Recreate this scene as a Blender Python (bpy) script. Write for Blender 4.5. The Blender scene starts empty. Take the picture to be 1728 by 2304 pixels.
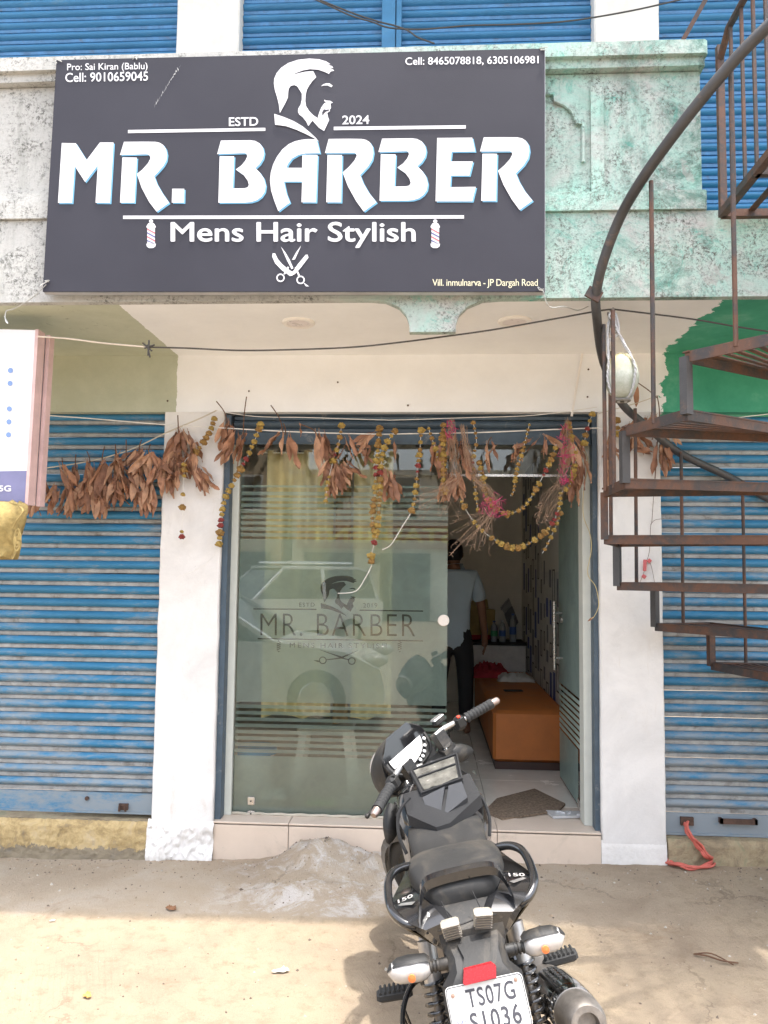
import bpy, bmesh, math, random
from mathutils import Vector, Matrix
from mathutils.noise import noise as pnoise
random.seed(7)
scene = bpy.context.scene
# ------------------------------------------------------------------ camera
F_PX, CX, CY = 1780.0, 864.0, 1152.0          # photograph is 1728 x 2304
RX = Vector((0.99823967, 0.00747027, -0.05883664))
RY = Vector((0.05807629, 0.07808565, 0.99525362))
RZ = Vector((0.01202911, -0.99691867, 0.07751434))
CAM = Vector((0, 0, 1.67))
right = Vector((RX[0], RY[0], RZ[0])); down = Vector((RX[1], RY[1], RZ[1])); fwd = Vector((RX[2], RY[2], RZ[2]))
cam_d = bpy.data.cameras.new('camera'); cam = bpy.data.objects.new('camera', cam_d)
scene.collection.objects.link(cam); scene.camera = cam
cam_d.sensor_fit = 'VERTICAL'; cam_d.sensor_height = 36.0; cam_d.lens = F_PX / 2304 * 36.0
cam_d.clip_start = 0.05; cam_d.clip_end = 500
m = Matrix.Identity(4)
for i in range(3):
    m[i][0] = right[i]; m[i][1] = -down[i]; m[i][2] = -fwd[i]; m[i][3] = CAM[i]
cam.matrix_world = m
# ------------------------------------------------------------------ light
SUN = Vector((0.13, -0.10, 1.0)).normalized()     # towards the sun, high and a little behind the camera
world = bpy.data.worlds.new('World'); scene.world = world; world.use_nodes = True
wn = world.node_tree; sky = wn.nodes.new('ShaderNodeTexSky'); sky.sky_type = 'NISHITA'; sky.sun_disc = False
sky.sun_elevation = math.asin(SUN.z); sky.sun_rotation = math.atan2(SUN.x, SUN.y)
sky.air_density = 1.0; sky.dust_density = 4.0; sky.ozone_density = 1.0
bg = wn.nodes['Background']; bg.inputs[1].default_value = 0.15
hz = wn.nodes.new('ShaderNodeHueSaturation'); hz.inputs['Saturation'].default_value = 0.45      # milky, hazy sky
wn.links.new(sky.outputs[0], hz.inputs['Color']); wn.links.new(hz.outputs[0], bg.inputs[0])
sun_d = bpy.data.lights.new('sun', 'SUN'); sun_d.energy = 1.15; sun_d.angle = math.radians(1.2); sun_d.color = (1.0, 0.965, 0.91)
sun_o = bpy.data.objects.new('sun', sun_d); scene.collection.objects.link(sun_o)
sun_o.rotation_euler = (-SUN).to_track_quat('-Z', 'Y').to_euler(); sun_o.location = (2, -3, 12)
vs = scene.view_settings; vs.view_transform = 'Standard'; vs.look = 'None'; vs.gamma = 1.0; vs.use_curve_mapping = False
vs.exposure = 2.32
scene.cycles.use_denoising = True; scene.cycles.max_bounces = 10; scene.cycles.transparent_max_bounces = 16
scene.cycles.diffuse_bounces = 6; scene.cycles.glossy_bounces = 4
scene.cycles.caustics_reflective = False; scene.cycles.caustics_refractive = False
scene.cycles.sample_clamp_indirect = 6.0
# ------------------------------------------------------------------ helpers
COL = scene.collection
def ray(px, py):
    u = Vector(((px - CX) / F_PX, (py - CY) / F_PX, 1.0))
    return Vector((RX.dot(u), RY.dot(u), RZ.dot(u)))
def P(px, py, y):
    d = ray(px, py); return CAM + d * ((y - CAM.y) / d.y)
def G(px, py, z):
    d = ray(px, py); return CAM + d * ((z - CAM.z) / d.z)
def S(x, y): return (x * 1.0416, y * 1.0416)        # display pixels of the full view to source pixels
class MB:
    """collects faces of one mesh"""
    def __init__(s): s.v = []; s.f = []; s.m = []; s.cur = 0
    def add(s, vs, fs):
        o = len(s.v); s.v += [tuple(v) for v in vs]
        for f in fs: s.f.append(tuple(i + o for i in f)); s.m.append(s.cur)
        return s
    def box(s, x0, x1, y0, y1, z0, z1):
        vs = [(x0,y0,z0),(x1,y0,z0),(x1,y1,z0),(x0,y1,z0),(x0,y0,z1),(x1,y0,z1),(x1,y1,z1),(x0,y1,z1)]
        return s.add(vs, [(0,3,2,1),(4,5,6,7),(0,1,5,4),(1,2,6,5),(2,3,7,6),(3,0,4,7)])
    def obox(s, c, size, mat=None, bev=0.0):
        mat = mat or Matrix.Identity(3); hx, hy, hz = (a / 2 for a in size); c = Vector(c)
        if bev <= 0:
            vs = [c + mat @ Vector((sx*hx, sy*hy, sz*hz)) for sz in (-1,1) for sx, sy in ((-1,-1),(1,-1),(1,1),(-1,1))]
            return s.add(vs, [(0,3,2,1),(4,5,6,7),(0,1,5,4),(1,2,6,5),(2,3,7,6),(3,0,4,7)])
        rings = []
        for z, k in ((-hz, 1), (-hz + bev, 0), (hz - bev, 0), (hz, 1)):
            a, b = hx - (bev if k else 0), hy - (bev if k else 0)
            e = bev
            rings.append([c + mat @ Vector(q) for q in ((-a+e,-b,z),(a-e,-b,z),(a,-b+e,z),(a,b-e,z),(a-e,b,z),(-a+e,b,z),(-a,b-e,z),(-a,-b+e,z))])
        return s.loft(rings)
    def loft(s, rings, caps=True, closed=True):
        n = len(rings[0]); vs = [v for r in rings for v in r]; fs = []
        for i in range(len(rings) - 1):
            for j in range(n if closed else n - 1):
                k = (j + 1) % n
                fs.append((i*n+j, i*n+k, (i+1)*n+k, (i+1)*n+j))
        if caps: fs.append(tuple(range(n - 1, -1, -1))); fs.append(tuple(range((len(rings)-1)*n, len(rings)*n)))
        return s.add(vs, fs)
    def tube(s, pts, r, n=8, caps=True, loop=False):
        pts = [Vector(p) for p in pts]; N = len(pts); rs = r if isinstance(r, (list, tuple)) else [r] * N
        rings = []; up = None
        for i, p in enumerate(pts):
            a = pts[(i - 1) % N] if (i or loop) else p; b = pts[(i + 1) % N] if (i < N - 1 or loop) else p
            t = (b - a)
            t = t.normalized() if t.length > 1e-9 else Vector((0, 0, 1))
            if up is None:
                up = Vector((0, 0, 1)) if abs(t.z) < 0.9 else Vector((1, 0, 0))
            e1 = (up - t * up.dot(t))
            if e1.length < 1e-6: e1 = t.orthogonal()
            e1.normalize(); e2 = t.cross(e1); up = e1
            rings.append([p + (e1 * math.cos(2*math.pi*k/n) + e2 * math.sin(2*math.pi*k/n)) * rs[i] for k in range(n)])
        if loop: rings.append(rings[0]); caps = False
        return s.loft(rings, caps)
    def bar(s, a, b, w, h, upv=(0, 0, 1)):
        a = Vector(a); b = Vector(b); t = (b - a).normalized(); u = Vector(upv)
        if abs(t.dot(u)) > 0.98: u = Vector((1, 0, 0))
        e1 = t.cross(u).normalized(); e2 = e1.cross(t)
        return s.loft([[p + e1*sx*w/2 + e2*sy*h/2 for sx, sy in ((-1,-1),(1,-1),(1,1),(-1,1))] for p in (a, b)])
    def lathe(s, prof, n=20, origin=(0,0,0), mat=None):
        o = Vector(origin); mat = mat or Matrix.Identity(3)
        rings = [[o + mat @ Vector((r*math.cos(2*math.pi*k/n), r*math.sin(2*math.pi*k/n), z)) for k in range(n)] for r, z in prof]
        return s.loft(rings)
    def prism(s, poly, f, d):
        """poly: 2d points, f(x,y)->Vector, d: Vector depth (back)"""
        d = Vector(d); a = [f(*p) for p in poly]; n = len(a)
        vs = a + [p + d for p in a]
        fs = [tuple(range(n)), tuple(range(2*n-1, n-1, -1))] + [(i, n+i, n+(i+1) % n, (i+1) % n) for i in range(n)]
        return s.add(vs, fs)
    def sphere(s, c, r, nu=12, nv=8, scale=(1,1,1), mat=None):
        c = Vector(c); mat = mat or Matrix.Identity(3); rings = []
        for i in range(1, nv):
            t = math.pi * i / nv
            rings.append([c + mat @ Vector((r*scale[0]*math.sin(t)*math.cos(2*math.pi*k/nu), r*scale[1]*math.sin(t)*math.sin(2*math.pi*k/nu), -r*scale[2]*math.cos(t))) for k in range(nu)])
        return s.loft(rings)
    def mesh(s, name, mats, smooth=None):
        me = bpy.data.meshes.new(name); me.from_pydata(s.v, [], s.f)
        bm = bmesh.new(); bm.from_mesh(me); bmesh.ops.recalc_face_normals(bm, faces=bm.faces); bm.to_mesh(me); bm.free()
        mats = mats if isinstance(mats, (list, tuple)) else [mats]
        for q in mats: me.materials.append(q)
        if len(mats) > 1 and len(s.m) == len(me.polygons): me.polygons.foreach_set('material_index', s.m)
        if smooth is not None:
            me.polygons.foreach_set('use_smooth', [True] * len(me.polygons))
            me.set_sharp_from_angle(angle=math.radians(smooth))
        return me
    def build(s, name, mats, parent=None, smooth=None, **kw):
        return link(name, s.mesh(name, mats, smooth), parent, **kw)
def link(name, me, parent=None, label=None, cat=None, group=None, kind=None, loc=None, mat=None):
    o = bpy.data.objects.new(name, me); COL.objects.link(o)
    if parent is not None: o.parent = parent
    if mat is not None: o.matrix_local = mat
    elif loc is not None: o.location = loc
    return tag(o, label, cat, group, kind)
def tag(o, label=None, cat=None, group=None, kind=None):
    if label: o['label'] = label
    if cat: o['category'] = cat
    if group: o['group'] = group
    if kind: o['kind'] = kind
    return o
def thing(name, loc, label, cat, group=None, mat=None):
    o = bpy.data.objects.new(name, None); COL.objects.link(o); o.empty_display_size = 0.05
    if mat is not None: o.matrix_world = mat
    else: o.location = loc
    return tag(o, label, cat, group)
def rel(o): return Matrix.Translation(-Vector(o.location))
class At:
    """world-coordinate building under a thing that only has a location"""
def wbuild(mb, name, mats, parent, smooth=None, **kw):
    l = Vector(parent.location)
    mb.v = [tuple(Vector(v) - l) for v in mb.v]
    return mb.build(name, mats, parent, smooth, **kw)
def smoothline(pts, per=6):
    """Catmull-Rom through the points"""
    pts = [Vector(p) for p in pts]; out = []
    for i in range(len(pts) - 1):
        p0 = pts[max(i-1, 0)]; p1 = pts[i]; p2 = pts[i+1]; p3 = pts[min(i+2, len(pts)-1)]
        for k in range(per):
            t = k / per
            out.append(0.5*((2*p1) + (p2-p0)*t + (2*p0-5*p1+4*p2-p3)*t*t + (3*p1-p0-3*p2+p3)*t**3))
    out.append(pts[-1]); return out
# ------------------------------------------------------------------ materials
def node(nt, t, **kw):
    n = nt.nodes.new(t)
    for k, v in kw.items():
        if k.startswith('i_'): n.inputs[k[2:].replace('_', ' ')].default_value = v
        else: setattr(n, k, v)
    return n
def newmat(name):
    m = bpy.data.materials.new(name); m.use_nodes = True; nt = m.node_tree
    return m, nt, nt.nodes['Principled BSDF']
def ramp(nt, src, stops):
    r = nt.nodes.new('ShaderNodeValToRGB'); e = r.color_ramp.elements
    while len(e) < len(stops): e.new(0.5)
    for q, (p, c) in zip(e, stops):
        q.position = p; q.color = (*c, 1) if len(c) == 3 else c
    nt.links.new(src, r.inputs[0]); return r
def noise(nt, scale, detail=5, rough=0.6, vec=None, dist=0.0):
    n = nt.nodes.new('ShaderNodeTexNoise'); n.inputs['Scale'].default_value = scale; n.inputs['Detail'].default_value = detail
    n.inputs['Roughness'].default_value = rough; n.inputs['Distortion'].default_value = dist
    if vec is not None: nt.links.new(vec, n.inputs['Vector'])
    return n
def mixc(nt, fac, a, b):
    n = nt.nodes.new('ShaderNodeMix'); n.data_type = 'RGBA'
    for sock, val in ((n.inputs[0], fac), (n.inputs[6], a), (n.inputs[7], b)):
        if hasattr(val, 'links') or isinstance(val, bpy.types.NodeSocket): nt.links.new(val, sock)
        elif isinstance(val, (int, float)): sock.default_value = val
        else: sock.default_value = (*val, 1)
    return n.outputs[2]
def math_(nt, op, a, b=None, clamp=False):
    n = nt.nodes.new('ShaderNodeMath'); n.operation = op; n.use_clamp = clamp
    for i, v in enumerate((a, b)):
        if v is None: continue
        if isinstance(v, bpy.types.NodeSocket): nt.links.new(v, n.inputs[i])
        else: n.inputs[i].default_value = v
    return n.outputs[0]
def objco(nt, scale=None, obj=True):
    t = nt.nodes.new('ShaderNodeTexCoord'); out = t.outputs['Object']
    if not obj:
        g = nt.nodes.new('ShaderNodeNewGeometry'); out = g.outputs['Position']
    if scale:
        mp = nt.nodes.new('ShaderNodeMapping'); mp.inputs['Scale'].default_value = scale
        nt.links.new(out, mp.inputs[0]); out = mp.outputs[0]
    return out
def bump(nt, bsdf, h, strength=0.3, dist=0.01):
    b = nt.nodes.new('ShaderNodeBump'); b.inputs['Strength'].default_value = strength; b.inputs['Distance'].default_value = dist
    nt.links.new(h, b.inputs['Height']); nt.links.new(b.outputs[0], bsdf.inputs['Normal']); return b
def M(name, col, rough=0.6, metal=0.0, var=0.12, scale=12.0, bmp=0.0, bscale=60.0, spec=0.5, coat=0.0, dirt=None, dirt_amt=0.5, world=True):
    """general painted / plastic / metal surface with mottling, optional dirt"""
    m, nt, b = newmat(name); vec = objco(nt, obj=not world)
    n = noise(nt, scale, 6, 0.65, vec)
    c1 = tuple(max(0, c * (1 - var)) for c in col); c2 = tuple(min(1, c * (1 + var)) for c in col)
    out = ramp(nt, n.outputs[0], [(0.3, c1), (0.7, c2)]).outputs[0]
    if dirt:
        n2 = noise(nt, scale * 0.6, 8, 0.75, vec, 0.6)
        f = ramp(nt, n2.outputs[0], [(0.62 - 0.25 * dirt_amt, (0,0,0)), (0.75, (1,1,1))]).outputs[0]
        out = mixc(nt, f, out, dirt)
    nt.links.new(out, b.inputs['Base Color'])
    rr = ramp(nt, n.outputs[0], [(0.3, (max(0, rough-.08),)*3), (0.7, (min(1, rough+.08),)*3)])
    nt.links.new(rr.outputs[0], b.inputs['Roughness'])
    b.inputs['Metallic'].default_value = metal; b.inputs['Specular IOR Level'].default_value = spec
    b.inputs['Coat Weight'].default_value = coat
    if bmp: bump(nt, b, noise(nt, bscale, 6, 0.7, vec).outputs[0], bmp, 0.01)
    return m
# ================================================================== ground
YW = 4.56                                   # plane of the pillar fronts
def ground_z(x, y):
    t = min(max((y - 3.2) / 1.3, 0), 1); t = t * t * (3 - 2 * t)
    z = t * (0.036 + 0.021 * (x + 1.2))
    z += 0.115 * math.exp(-((x + 0.62) / 0.20) ** 2 - ((y - 4.48) / 0.13) ** 2)
    z += 0.055 * math.exp(-((x + 0.25) / 0.42) ** 2 - ((y - 4.46) / 0.20) ** 2)
    z += 0.030 * math.exp(-((x + 0.60) / 0.34) ** 2 - ((y - 4.22) / 0.22) ** 2)
    if -4 < x < 4 and 0.5 < y < 5:
        z += 0.006 * pnoise((x * 2.2, y * 2.2, 0)) + 0.0035 * pnoise((x * 9, y * 9, 3)) + (0.004 * pnoise((x * 26, y * 26, 5)) if y > 3.8 else 0.001 * pnoise((x * 30, y * 30, 5)))
        if y > 3.86 + 0.04 * pnoise((x * 3, 1.7, 0)): z += 0.007
        hump = math.exp(-((x + 0.5) / 0.45) ** 2 - ((y - 4.42) / 0.30) ** 2)
        z += hump * (0.030 * pnoise((x * 11, y * 11, 2)) + 0.018 * abs(pnoise((x * 31, y * 31, 7))) + .008 * pnoise((x * 55, y * 55, 1)))
    return z
def axis(lo, hi, a, b, step):
    c = []; v = a
    while v <= b + 1e-6: c.append(v); v += step
    g = step; v = a
    while v > lo: g *= 1.6; v -= g; c.insert(0, max(v, lo))
    g = step; v = b
    while v < hi: g *= 1.6; v += g; c.append(min(v, hi))
    return c
gx = axis(-60, 60, -3.0, 3.0, 0.025); gy = axis(-60, 12, 1.8, 4.9, 0.025)
mb = MB(); nx = len(gx)
mb.add([(x, y, ground_z(x, y)) for y in gy for x in gx], [(j*nx+i, j*nx+i+1, (j+1)*nx+i+1, (j+1)*nx+i) for j in range(len(gy)-1) for i in range(nx-1)])
m_ground, nt, b = newmat('dusty_concrete'); pos = objco(nt, obj=False)
n1 = noise(nt, 1.6, 8, 0.65, pos, 0.4); n2 = noise(nt, 14, 8, 0.7, pos); n3 = noise(nt, 90, 4, 0.8, pos)
tan = ramp(nt, n1.outputs[0], [(0.30, (0.26, 0.202, 0.145)), (0.46, (0.345, 0.275, 0.198)), (0.60, (0.39, 0.312, 0.218)), (0.75, (0.36, 0.325, 0.268))]).outputs[0]
tan = mixc(nt, ramp(nt, n2.outputs[0], [(0.50, (0, 0, 0)), (0.72, (0.55, 0.55, 0.55))]).outputs[0], tan, (0.19, 0.14, 0.09))
grey = ramp(nt, n1.outputs[0], [(0.30, (0.32, 0.255, 0.188)), (0.5, (0.385, 0.318, 0.24)), (0.62, (0.415, 0.355, 0.283)), (0.75, (0.34, 0.26, 0.182))]).outputs[0]
wht = ramp(nt, noise(nt, 5.5, 9, 0.75, pos, 0.5).outputs[0], [(0.47, (0, 0, 0)), (0.60, (1, 1, 1))]).outputs[0]
sep = node(nt, 'ShaderNodeSeparateXYZ'); nt.links.new(pos, sep.inputs[0])
mound = math_(nt, 'MULTIPLY', math_(nt, 'SUBTRACT', 1.0, math_(nt, 'ABSOLUTE', math_(nt, 'DIVIDE', math_(nt, 'ADD', sep.outputs[0], 0.45), 0.75)), True), 1.6, True)
mound = math_(nt, 'MULTIPLY', mound, math_(nt, 'GREATER_THAN', sep.outputs[1], 3.88))
grey = mixc(nt, math_(nt, 'MULTIPLY', wht, mound), grey, (0.55, 0.52, 0.49))
edge = math_(nt, 'ADD', sep.outputs[1], math_(nt, 'MULTIPLY', math_(nt, 'SUBTRACT', noise(nt, 2.2, 6, 0.6, pos).outputs[0], 0.5), 0.30))
fband = ramp(nt, edge, [(0.0, (0, 0, 0)), (1.0, (1, 1, 1))]); fband.color_ramp.elements[0].position = 0.0
ff = math_(nt, 'MULTIPLY', math_(nt, 'SUBTRACT', edge, 3.85), 16.0, True)
xfade = math_(nt, 'MULTIPLY', math_(nt, 'SUBTRACT', 1.35, sep.outputs[0]), 1.6, True)
col = mixc(nt, math_(nt, 'MULTIPLY', ff, xfade), tan, grey)
spk = ramp(nt, n3.outputs[0], [(0.66, (0, 0, 0)), (0.74, (1, 1, 1))]).outputs[0]
col = mixc(nt, math_(nt, 'MULTIPLY', spk, 0.55), col, (0.10, 0.075, 0.055))
vc = node(nt, 'ShaderNodeTexVoronoi', feature='DISTANCE_TO_EDGE'); vc.inputs['Scale'].default_value = 0.9
wb = node(nt, 'ShaderNodeMix', data_type='VECTOR'); wb.inputs[0].default_value = 0.3
nt.links.new(pos, wb.inputs[4]); nt.links.new(noise(nt, 3, 6, 0.7, pos).outputs[1], wb.inputs[5]); nt.links.new(wb.outputs[1], vc.inputs[0])
crk = ramp(nt, vc.outputs[0], [(0.002, (1, 1, 1)), (0.007, (0, 0, 0))]).outputs[0]
crk = math_(nt, 'MULTIPLY', crk, ramp(nt, noise(nt, 1.3, 3, 0.5, pos).outputs[0], [(0.48, (0, 0, 0)), (0.55, (1, 1, 1))]).outputs[0])
fine = ramp(nt, noise(nt, 240, 3, .8, pos).outputs[0], [(.40, (0, 0, 0)), (.62, (1, 1, 1))]).outputs[0]
col = mixc(nt, math_(nt, 'MULTIPLY', fine, .24), col, (.13, .10, .07))
col = mixc(nt, math_(nt, 'MULTIPLY', crk, 0.4), col, (0.09, 0.065, 0.045))
stain = ramp(nt, noise(nt, 3.3, 7, 0.7, pos, 1.0).outputs[0], [(0.60, (0, 0, 0)), (0.78, (0.7, 0.7, 0.7))]).outputs[0]
col = mixc(nt, stain, col, (0.20, 0.13, 0.075))
nt.links.new(col, b.inputs['Base Color']); b.inputs['Roughness'].default_value = 0.93; b.inputs['Specular IOR Level'].default_value = 0.2
mp = node(nt, 'ShaderNodeMapping'); mp.inputs['Rotation'].default_value = (0, 0, math.radians(-24)); nt.links.new(pos, mp.inputs[0])
wv = node(nt, 'ShaderNodeTexWave'); wv.inputs['Scale'].default_value = 13.0; wv.inputs['Distortion'].default_value = 1.6; wv.inputs['Detail'].default_value = 3; nt.links.new(mp.outputs[0], wv.inputs[0])
msk = ramp(nt, noise(nt, 1.1, 3, 0.5, pos).outputs[0], [(0.50, (0, 0, 0)), (0.66, (1, 1, 1))]).outputs[0]
rk = math_(nt, 'MULTIPLY', ramp(nt, wv.outputs[0], [(0.02, (0, 0, 0)), (0.16, (1, 1, 1))]).outputs[0], msk)
hh = math_(nt, 'ADD', math_(nt, 'MULTIPLY', rk, 0.22), math_(nt, 'ADD', n3.outputs[0], math_(nt, 'MULTIPLY', n2.outputs[0], 1.2)))
bump(nt, b, hh, 0.8, 0.010)
mb.build('ground', m_ground, None, 60, kind='structure', label='dusty tan concrete apron with a hump of cement by the step')
# ================================================================== building materials
def plaster(name, base, right_tint=None, speck=0.5, bmp=0.35, stains=False):
    m, nt, b = newmat(name); pos = objco(nt, obj=False)
    n1 = noise(nt, 2.4, 8, 0.7, pos, 0.5); n2 = noise(nt, 62, 7, 0.85, pos); n3 = noise(nt, 6, 9, 0.8, pos, 0.3)
    c = ramp(nt, n1.outputs[0], [(0.3, tuple(v * 0.82 for v in base)), (0.6, base)]).outputs[0]
    if right_tint:
        sp = node(nt, 'ShaderNodeSeparateXYZ'); nt.links.new(pos, sp.inputs[0])
        g = math_(nt, 'MULTIPLY', math_(nt, 'ADD', sp.outputs[0], 0.7), 1.0, True)
        t = ramp(nt, noise(nt, 3.1, 9, 0.75, pos, 0.8).outputs[0], [(0.36, (0, 0, 0)), (0.62, (1, 1, 1))]).outputs[0]
        c = mixc(nt, math_(nt, 'MULTIPLY', t, math_(nt, 'MULTIPLY', g, 0.95)), c, right_tint[0])
        t2 = ramp(nt, noise(nt, 4.7, 9, 0.8, pos, 1.2).outputs[0], [(0.54, (0, 0, 0)), (0.68, (1, 1, 1))]).outputs[0]
        c = mixc(nt, math_(nt, 'MULTIPLY', t2, g), c, right_tint[1])
        g2 = math_(nt, 'MULTIPLY', math_(nt, 'SUBTRACT', sp.outputs[0], 0.55), 1.8, True)
        t3 = ramp(nt, noise(nt, 2.6, 10, 0.8, pos, 0.8).outputs[0], [(0.48, (0, 0, 0)), (0.60, (1, 1, 1))]).outputs[0]
        c = mixc(nt, math_(nt, 'MULTIPLY', math_(nt, 'MULTIPLY', t3, g2), 0.75), c, (0.045, 0.15, 0.12))
    if speck:
        a = ramp(nt, n3.outputs[0], [(0.44, (0.06, 0.06, 0.06)), (0.60, (1, 1, 1))]).outputs[0]
        d = ramp(nt, n2.outputs[0], [(0.49, (0, 0, 0)), (0.57, (1, 1, 1))]).outputs[0]
        c = mixc(nt, math_(nt, 'MULTIPLY', math_(nt, 'MULTIPLY', a, d), speck), c, (0.10, 0.10, 0.09))
        peel = ramp(nt, noise(nt, 6.5, 8, 0.7, pos, 0.3).outputs[0], [(0.63, (0, 0, 0)), (0.65, (1, 1, 1))]).outputs[0]
        c = mixc(nt, math_(nt, 'MULTIPLY', peel, 0.55 * speck), c, (0.36, 0.35, 0.33))
        dr = node(nt, 'ShaderNodeMapping'); dr.inputs['Scale'].default_value = (1, 1, 0.12); nt.links.new(pos, dr.inputs[0])
        stk = ramp(nt, noise(nt, 11, 8, 0.75, dr.outputs[0], 0.3).outputs[0], [(0.52, (0, 0, 0)), (0.70, (1, 1, 1))]).outputs[0]
        c = mixc(nt, math_(nt, 'MULTIPLY', stk, 0.42 * speck), c, (0.16, 0.17, 0.15))
        vor = node(nt, 'ShaderNodeTexVoronoi', feature='DISTANCE_TO_EDGE'); vor.inputs['Scale'].default_value = 4.5
        wob = node(nt, 'ShaderNodeMix', data_type='VECTOR'); wob.inputs[0].default_value = 0.16
        nt.links.new(pos, wob.inputs[4]); nt.links.new(noise(nt, 5, 5, 0.7, pos).outputs[1], wob.inputs[5]); nt.links.new(wob.outputs[1], vor.inputs[0])
        cr = ramp(nt, vor.outputs[0], [(0.004, (1, 1, 1)), (0.014, (0, 0, 0))]).outputs[0]
        c = mixc(nt, math_(nt, 'MULTIPLY', math_(nt, 'MULTIPLY', cr, a), speck * 0.45), c, (0.06, 0.07, 0.06))
    if stains:
        drip = node(nt, 'ShaderNodeMapping'); drip.inputs['Scale'].default_value = (1, 1, 0.18); nt.links.new(pos, drip.inputs[0])
        s1 = ramp(nt, noise(nt, 16, 8, 0.75, drip.outputs[0], 0.4).outputs[0], [(0.56, (0, 0, 0)), (0.75, (1, 1, 1))]).outputs[0]
        s2 = ramp(nt, noise(nt, 2.0, 4, 0.6, pos).outputs[0], [(0.46, (0, 0, 0)), (0.62, (1, 1, 1))]).outputs[0]
        c = mixc(nt, math_(nt, 'MULTIPLY', math_(nt, 'MULTIPLY', s1, s2), 0.6), c, (0.52, 0.44, 0.34))
        s3 = ramp(nt, noise(nt, 48, 5, 0.7, pos).outputs[0], [(0.70, (0, 0, 0)), (0.73, (1, 1, 1))]).outputs[0]
        c = mixc(nt, math_(nt, 'MULTIPLY', s3, 0.75), c, (0.22, 0.20, 0.18))
        s4 = ramp(nt, noise(nt, 7, 8, 0.7, pos, 0.5).outputs[0], [(0.62, (0, 0, 0)), (0.66, (1, 1, 1))]).outputs[0]
        c = mixc(nt, math_(nt, 'MULTIPLY', s4, 0.35), c, (0.60, 0.59, 0.57))
    nt.links.new(c, b.inputs['Base Color']); b.inputs['Roughness'].default_value = 0.9; b.inputs['Specular IOR Level'].default_value = 0.2
    bump(nt, b, math_(nt, 'ADD', n2.outputs[0], n3.outputs[0]), bmp, 0.01)
    return m
m_parapet = plaster('weathered_parapet', (0.52, 0.52, 0.50), ((0.34, 0.56, 0.49), (0.07, 0.38, 0.31)), 1.0, 0.7)
m_white = plaster('white_distemper', (0.76, 0.745, 0.725), None, 0.0, 0.22, True)
m_upwhite = plaster('upper_white_paint', (0.78, 0.77, 0.73), None, 0.08, 0.15)
# wall above the shutters and soffit: white in the middle, pale green left, strong green right
m_paint, nt, b = newmat('three_colour_wall_paint'); pos = objco(nt, obj=False)
sp = node(nt, 'ShaderNodeSeparateXYZ'); nt.links.new(pos, sp.inputs[0])
wob = math_(nt, 'MULTIPLY', math_(nt, 'SUBTRACT', noise(nt, 9, 8, 0.75, pos).outputs[0], 0.5), 0.035)
xx = math_(nt, 'ADD', sp.outputs[0], wob); nn = noise(nt, 3, 8, 0.7, pos)
wcol = ramp(nt, nn.outputs[0], [(0.3, (0.77, 0.78, 0.785)), (0.6, (0.83, 0.84, 0.845))]).outputs[0]
lcol = ramp(nt, nn.outputs[0], [(0.3, (0.40, 0.42, 0.32)), (0.65, (0.50, 0.52, 0.41))]).outputs[0]
dk = ramp(nt, noise(nt, 11, 8, 0.8, pos, 1.5).outputs[0], [(0.60, (0, 0, 0)), (0.66, (1, 1, 1))]).outputs[0]
frontish = math_(nt, 'MULTIPLY', math_(nt, 'SUBTRACT', 4.35, sp.outputs[1]), 2.2, True)
lcol = mixc(nt, math_(nt, 'MULTIPLY', dk, math_(nt, 'MULTIPLY', frontish, 0.8)), lcol, (0.12, 0.12, 0.09))
rcol = ramp(nt, nn.outputs[0], [(0.3, (0.045, 0.27, 0.17)), (0.55, (0.07, 0.34, 0.22)), (0.75, (0.18, 0.44, 0.32))]).outputs[0]
c = mixc(nt, math_(nt, 'GREATER_THAN', xx, -1.515), lcol, wcol)
wr = math_(nt, 'MULTIPLY', math_(nt, 'SUBTRACT', noise(nt, 4, 9, 0.72, pos).outputs[0], 0.5), 0.30)
c = mixc(nt, math_(nt, 'GREATER_THAN', math_(nt, 'ADD', sp.outputs[0], wr), 1.33), c, rcol)
nt.links.new(c, b.inputs['Base Color']); b.inputs['Roughness'].default_value = 0.85; b.inputs['Specular IOR Level'].default_value = 0.25
bump(nt, b, noise(nt, 40, 6, 0.7, pos).outputs[0], 0.12, 0.01)
def m_stone(name, cols, bmp=0.9):
    m, nt, b = newmat(name); pos = objco(nt, obj=False); n = noise(nt, 7, 9, 0.75, pos, 0.6)
    c = ramp(nt, n.outputs[0], list(zip((0.30, 0.45, 0.55, 0.70), cols))).outputs[0]
    sp = node(nt, 'ShaderNodeSeparateXYZ'); nt.links.new(pos, sp.inputs[0])
    zz = math_(nt, 'ADD', sp.outputs[2], math_(nt, 'MULTIPLY', math_(nt, 'SUBTRACT', noise(nt, 9, 6, .7, pos).outputs[0], .5), .16))
    c = mixc(nt, math_(nt, 'MULTIPLY', math_(nt, 'LESS_THAN', zz, .085), .75), c, cols[0])          # grey cement skirting smeared along the foot
    nt.links.new(c, b.inputs['Base Color']); b.inputs['Roughness'].default_value = 0.92; b.inputs['Specular IOR Level'].default_value = 0.2
    bump(nt, b, noise(nt, 30, 8, 0.8, pos).outputs[0], bmp, 0.015); return m
m_ochre = m_stone('ochre_plinth', [(0.22, 0.20, 0.17), (0.46, 0.34, 0.17), (0.60, 0.46, 0.24), (0.52, 0.42, 0.28)])
m_brownplinth = m_stone('brown_plinth', [(0.20, 0.17, 0.12), (0.30, 0.24, 0.16), (0.42, 0.34, 0.22), (0.27, 0.29, 0.19)])
m_tile = M('cream_tile', (0.60, 0.50, 0.41), 0.35, 0, 0.06, 6, 0.05, 40, dirt=(0.42, 0.36, 0.29), dirt_amt=0.3)
m_grout = M('dark_grout', (0.22, 0.19, 0.16), 0.9)
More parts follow.
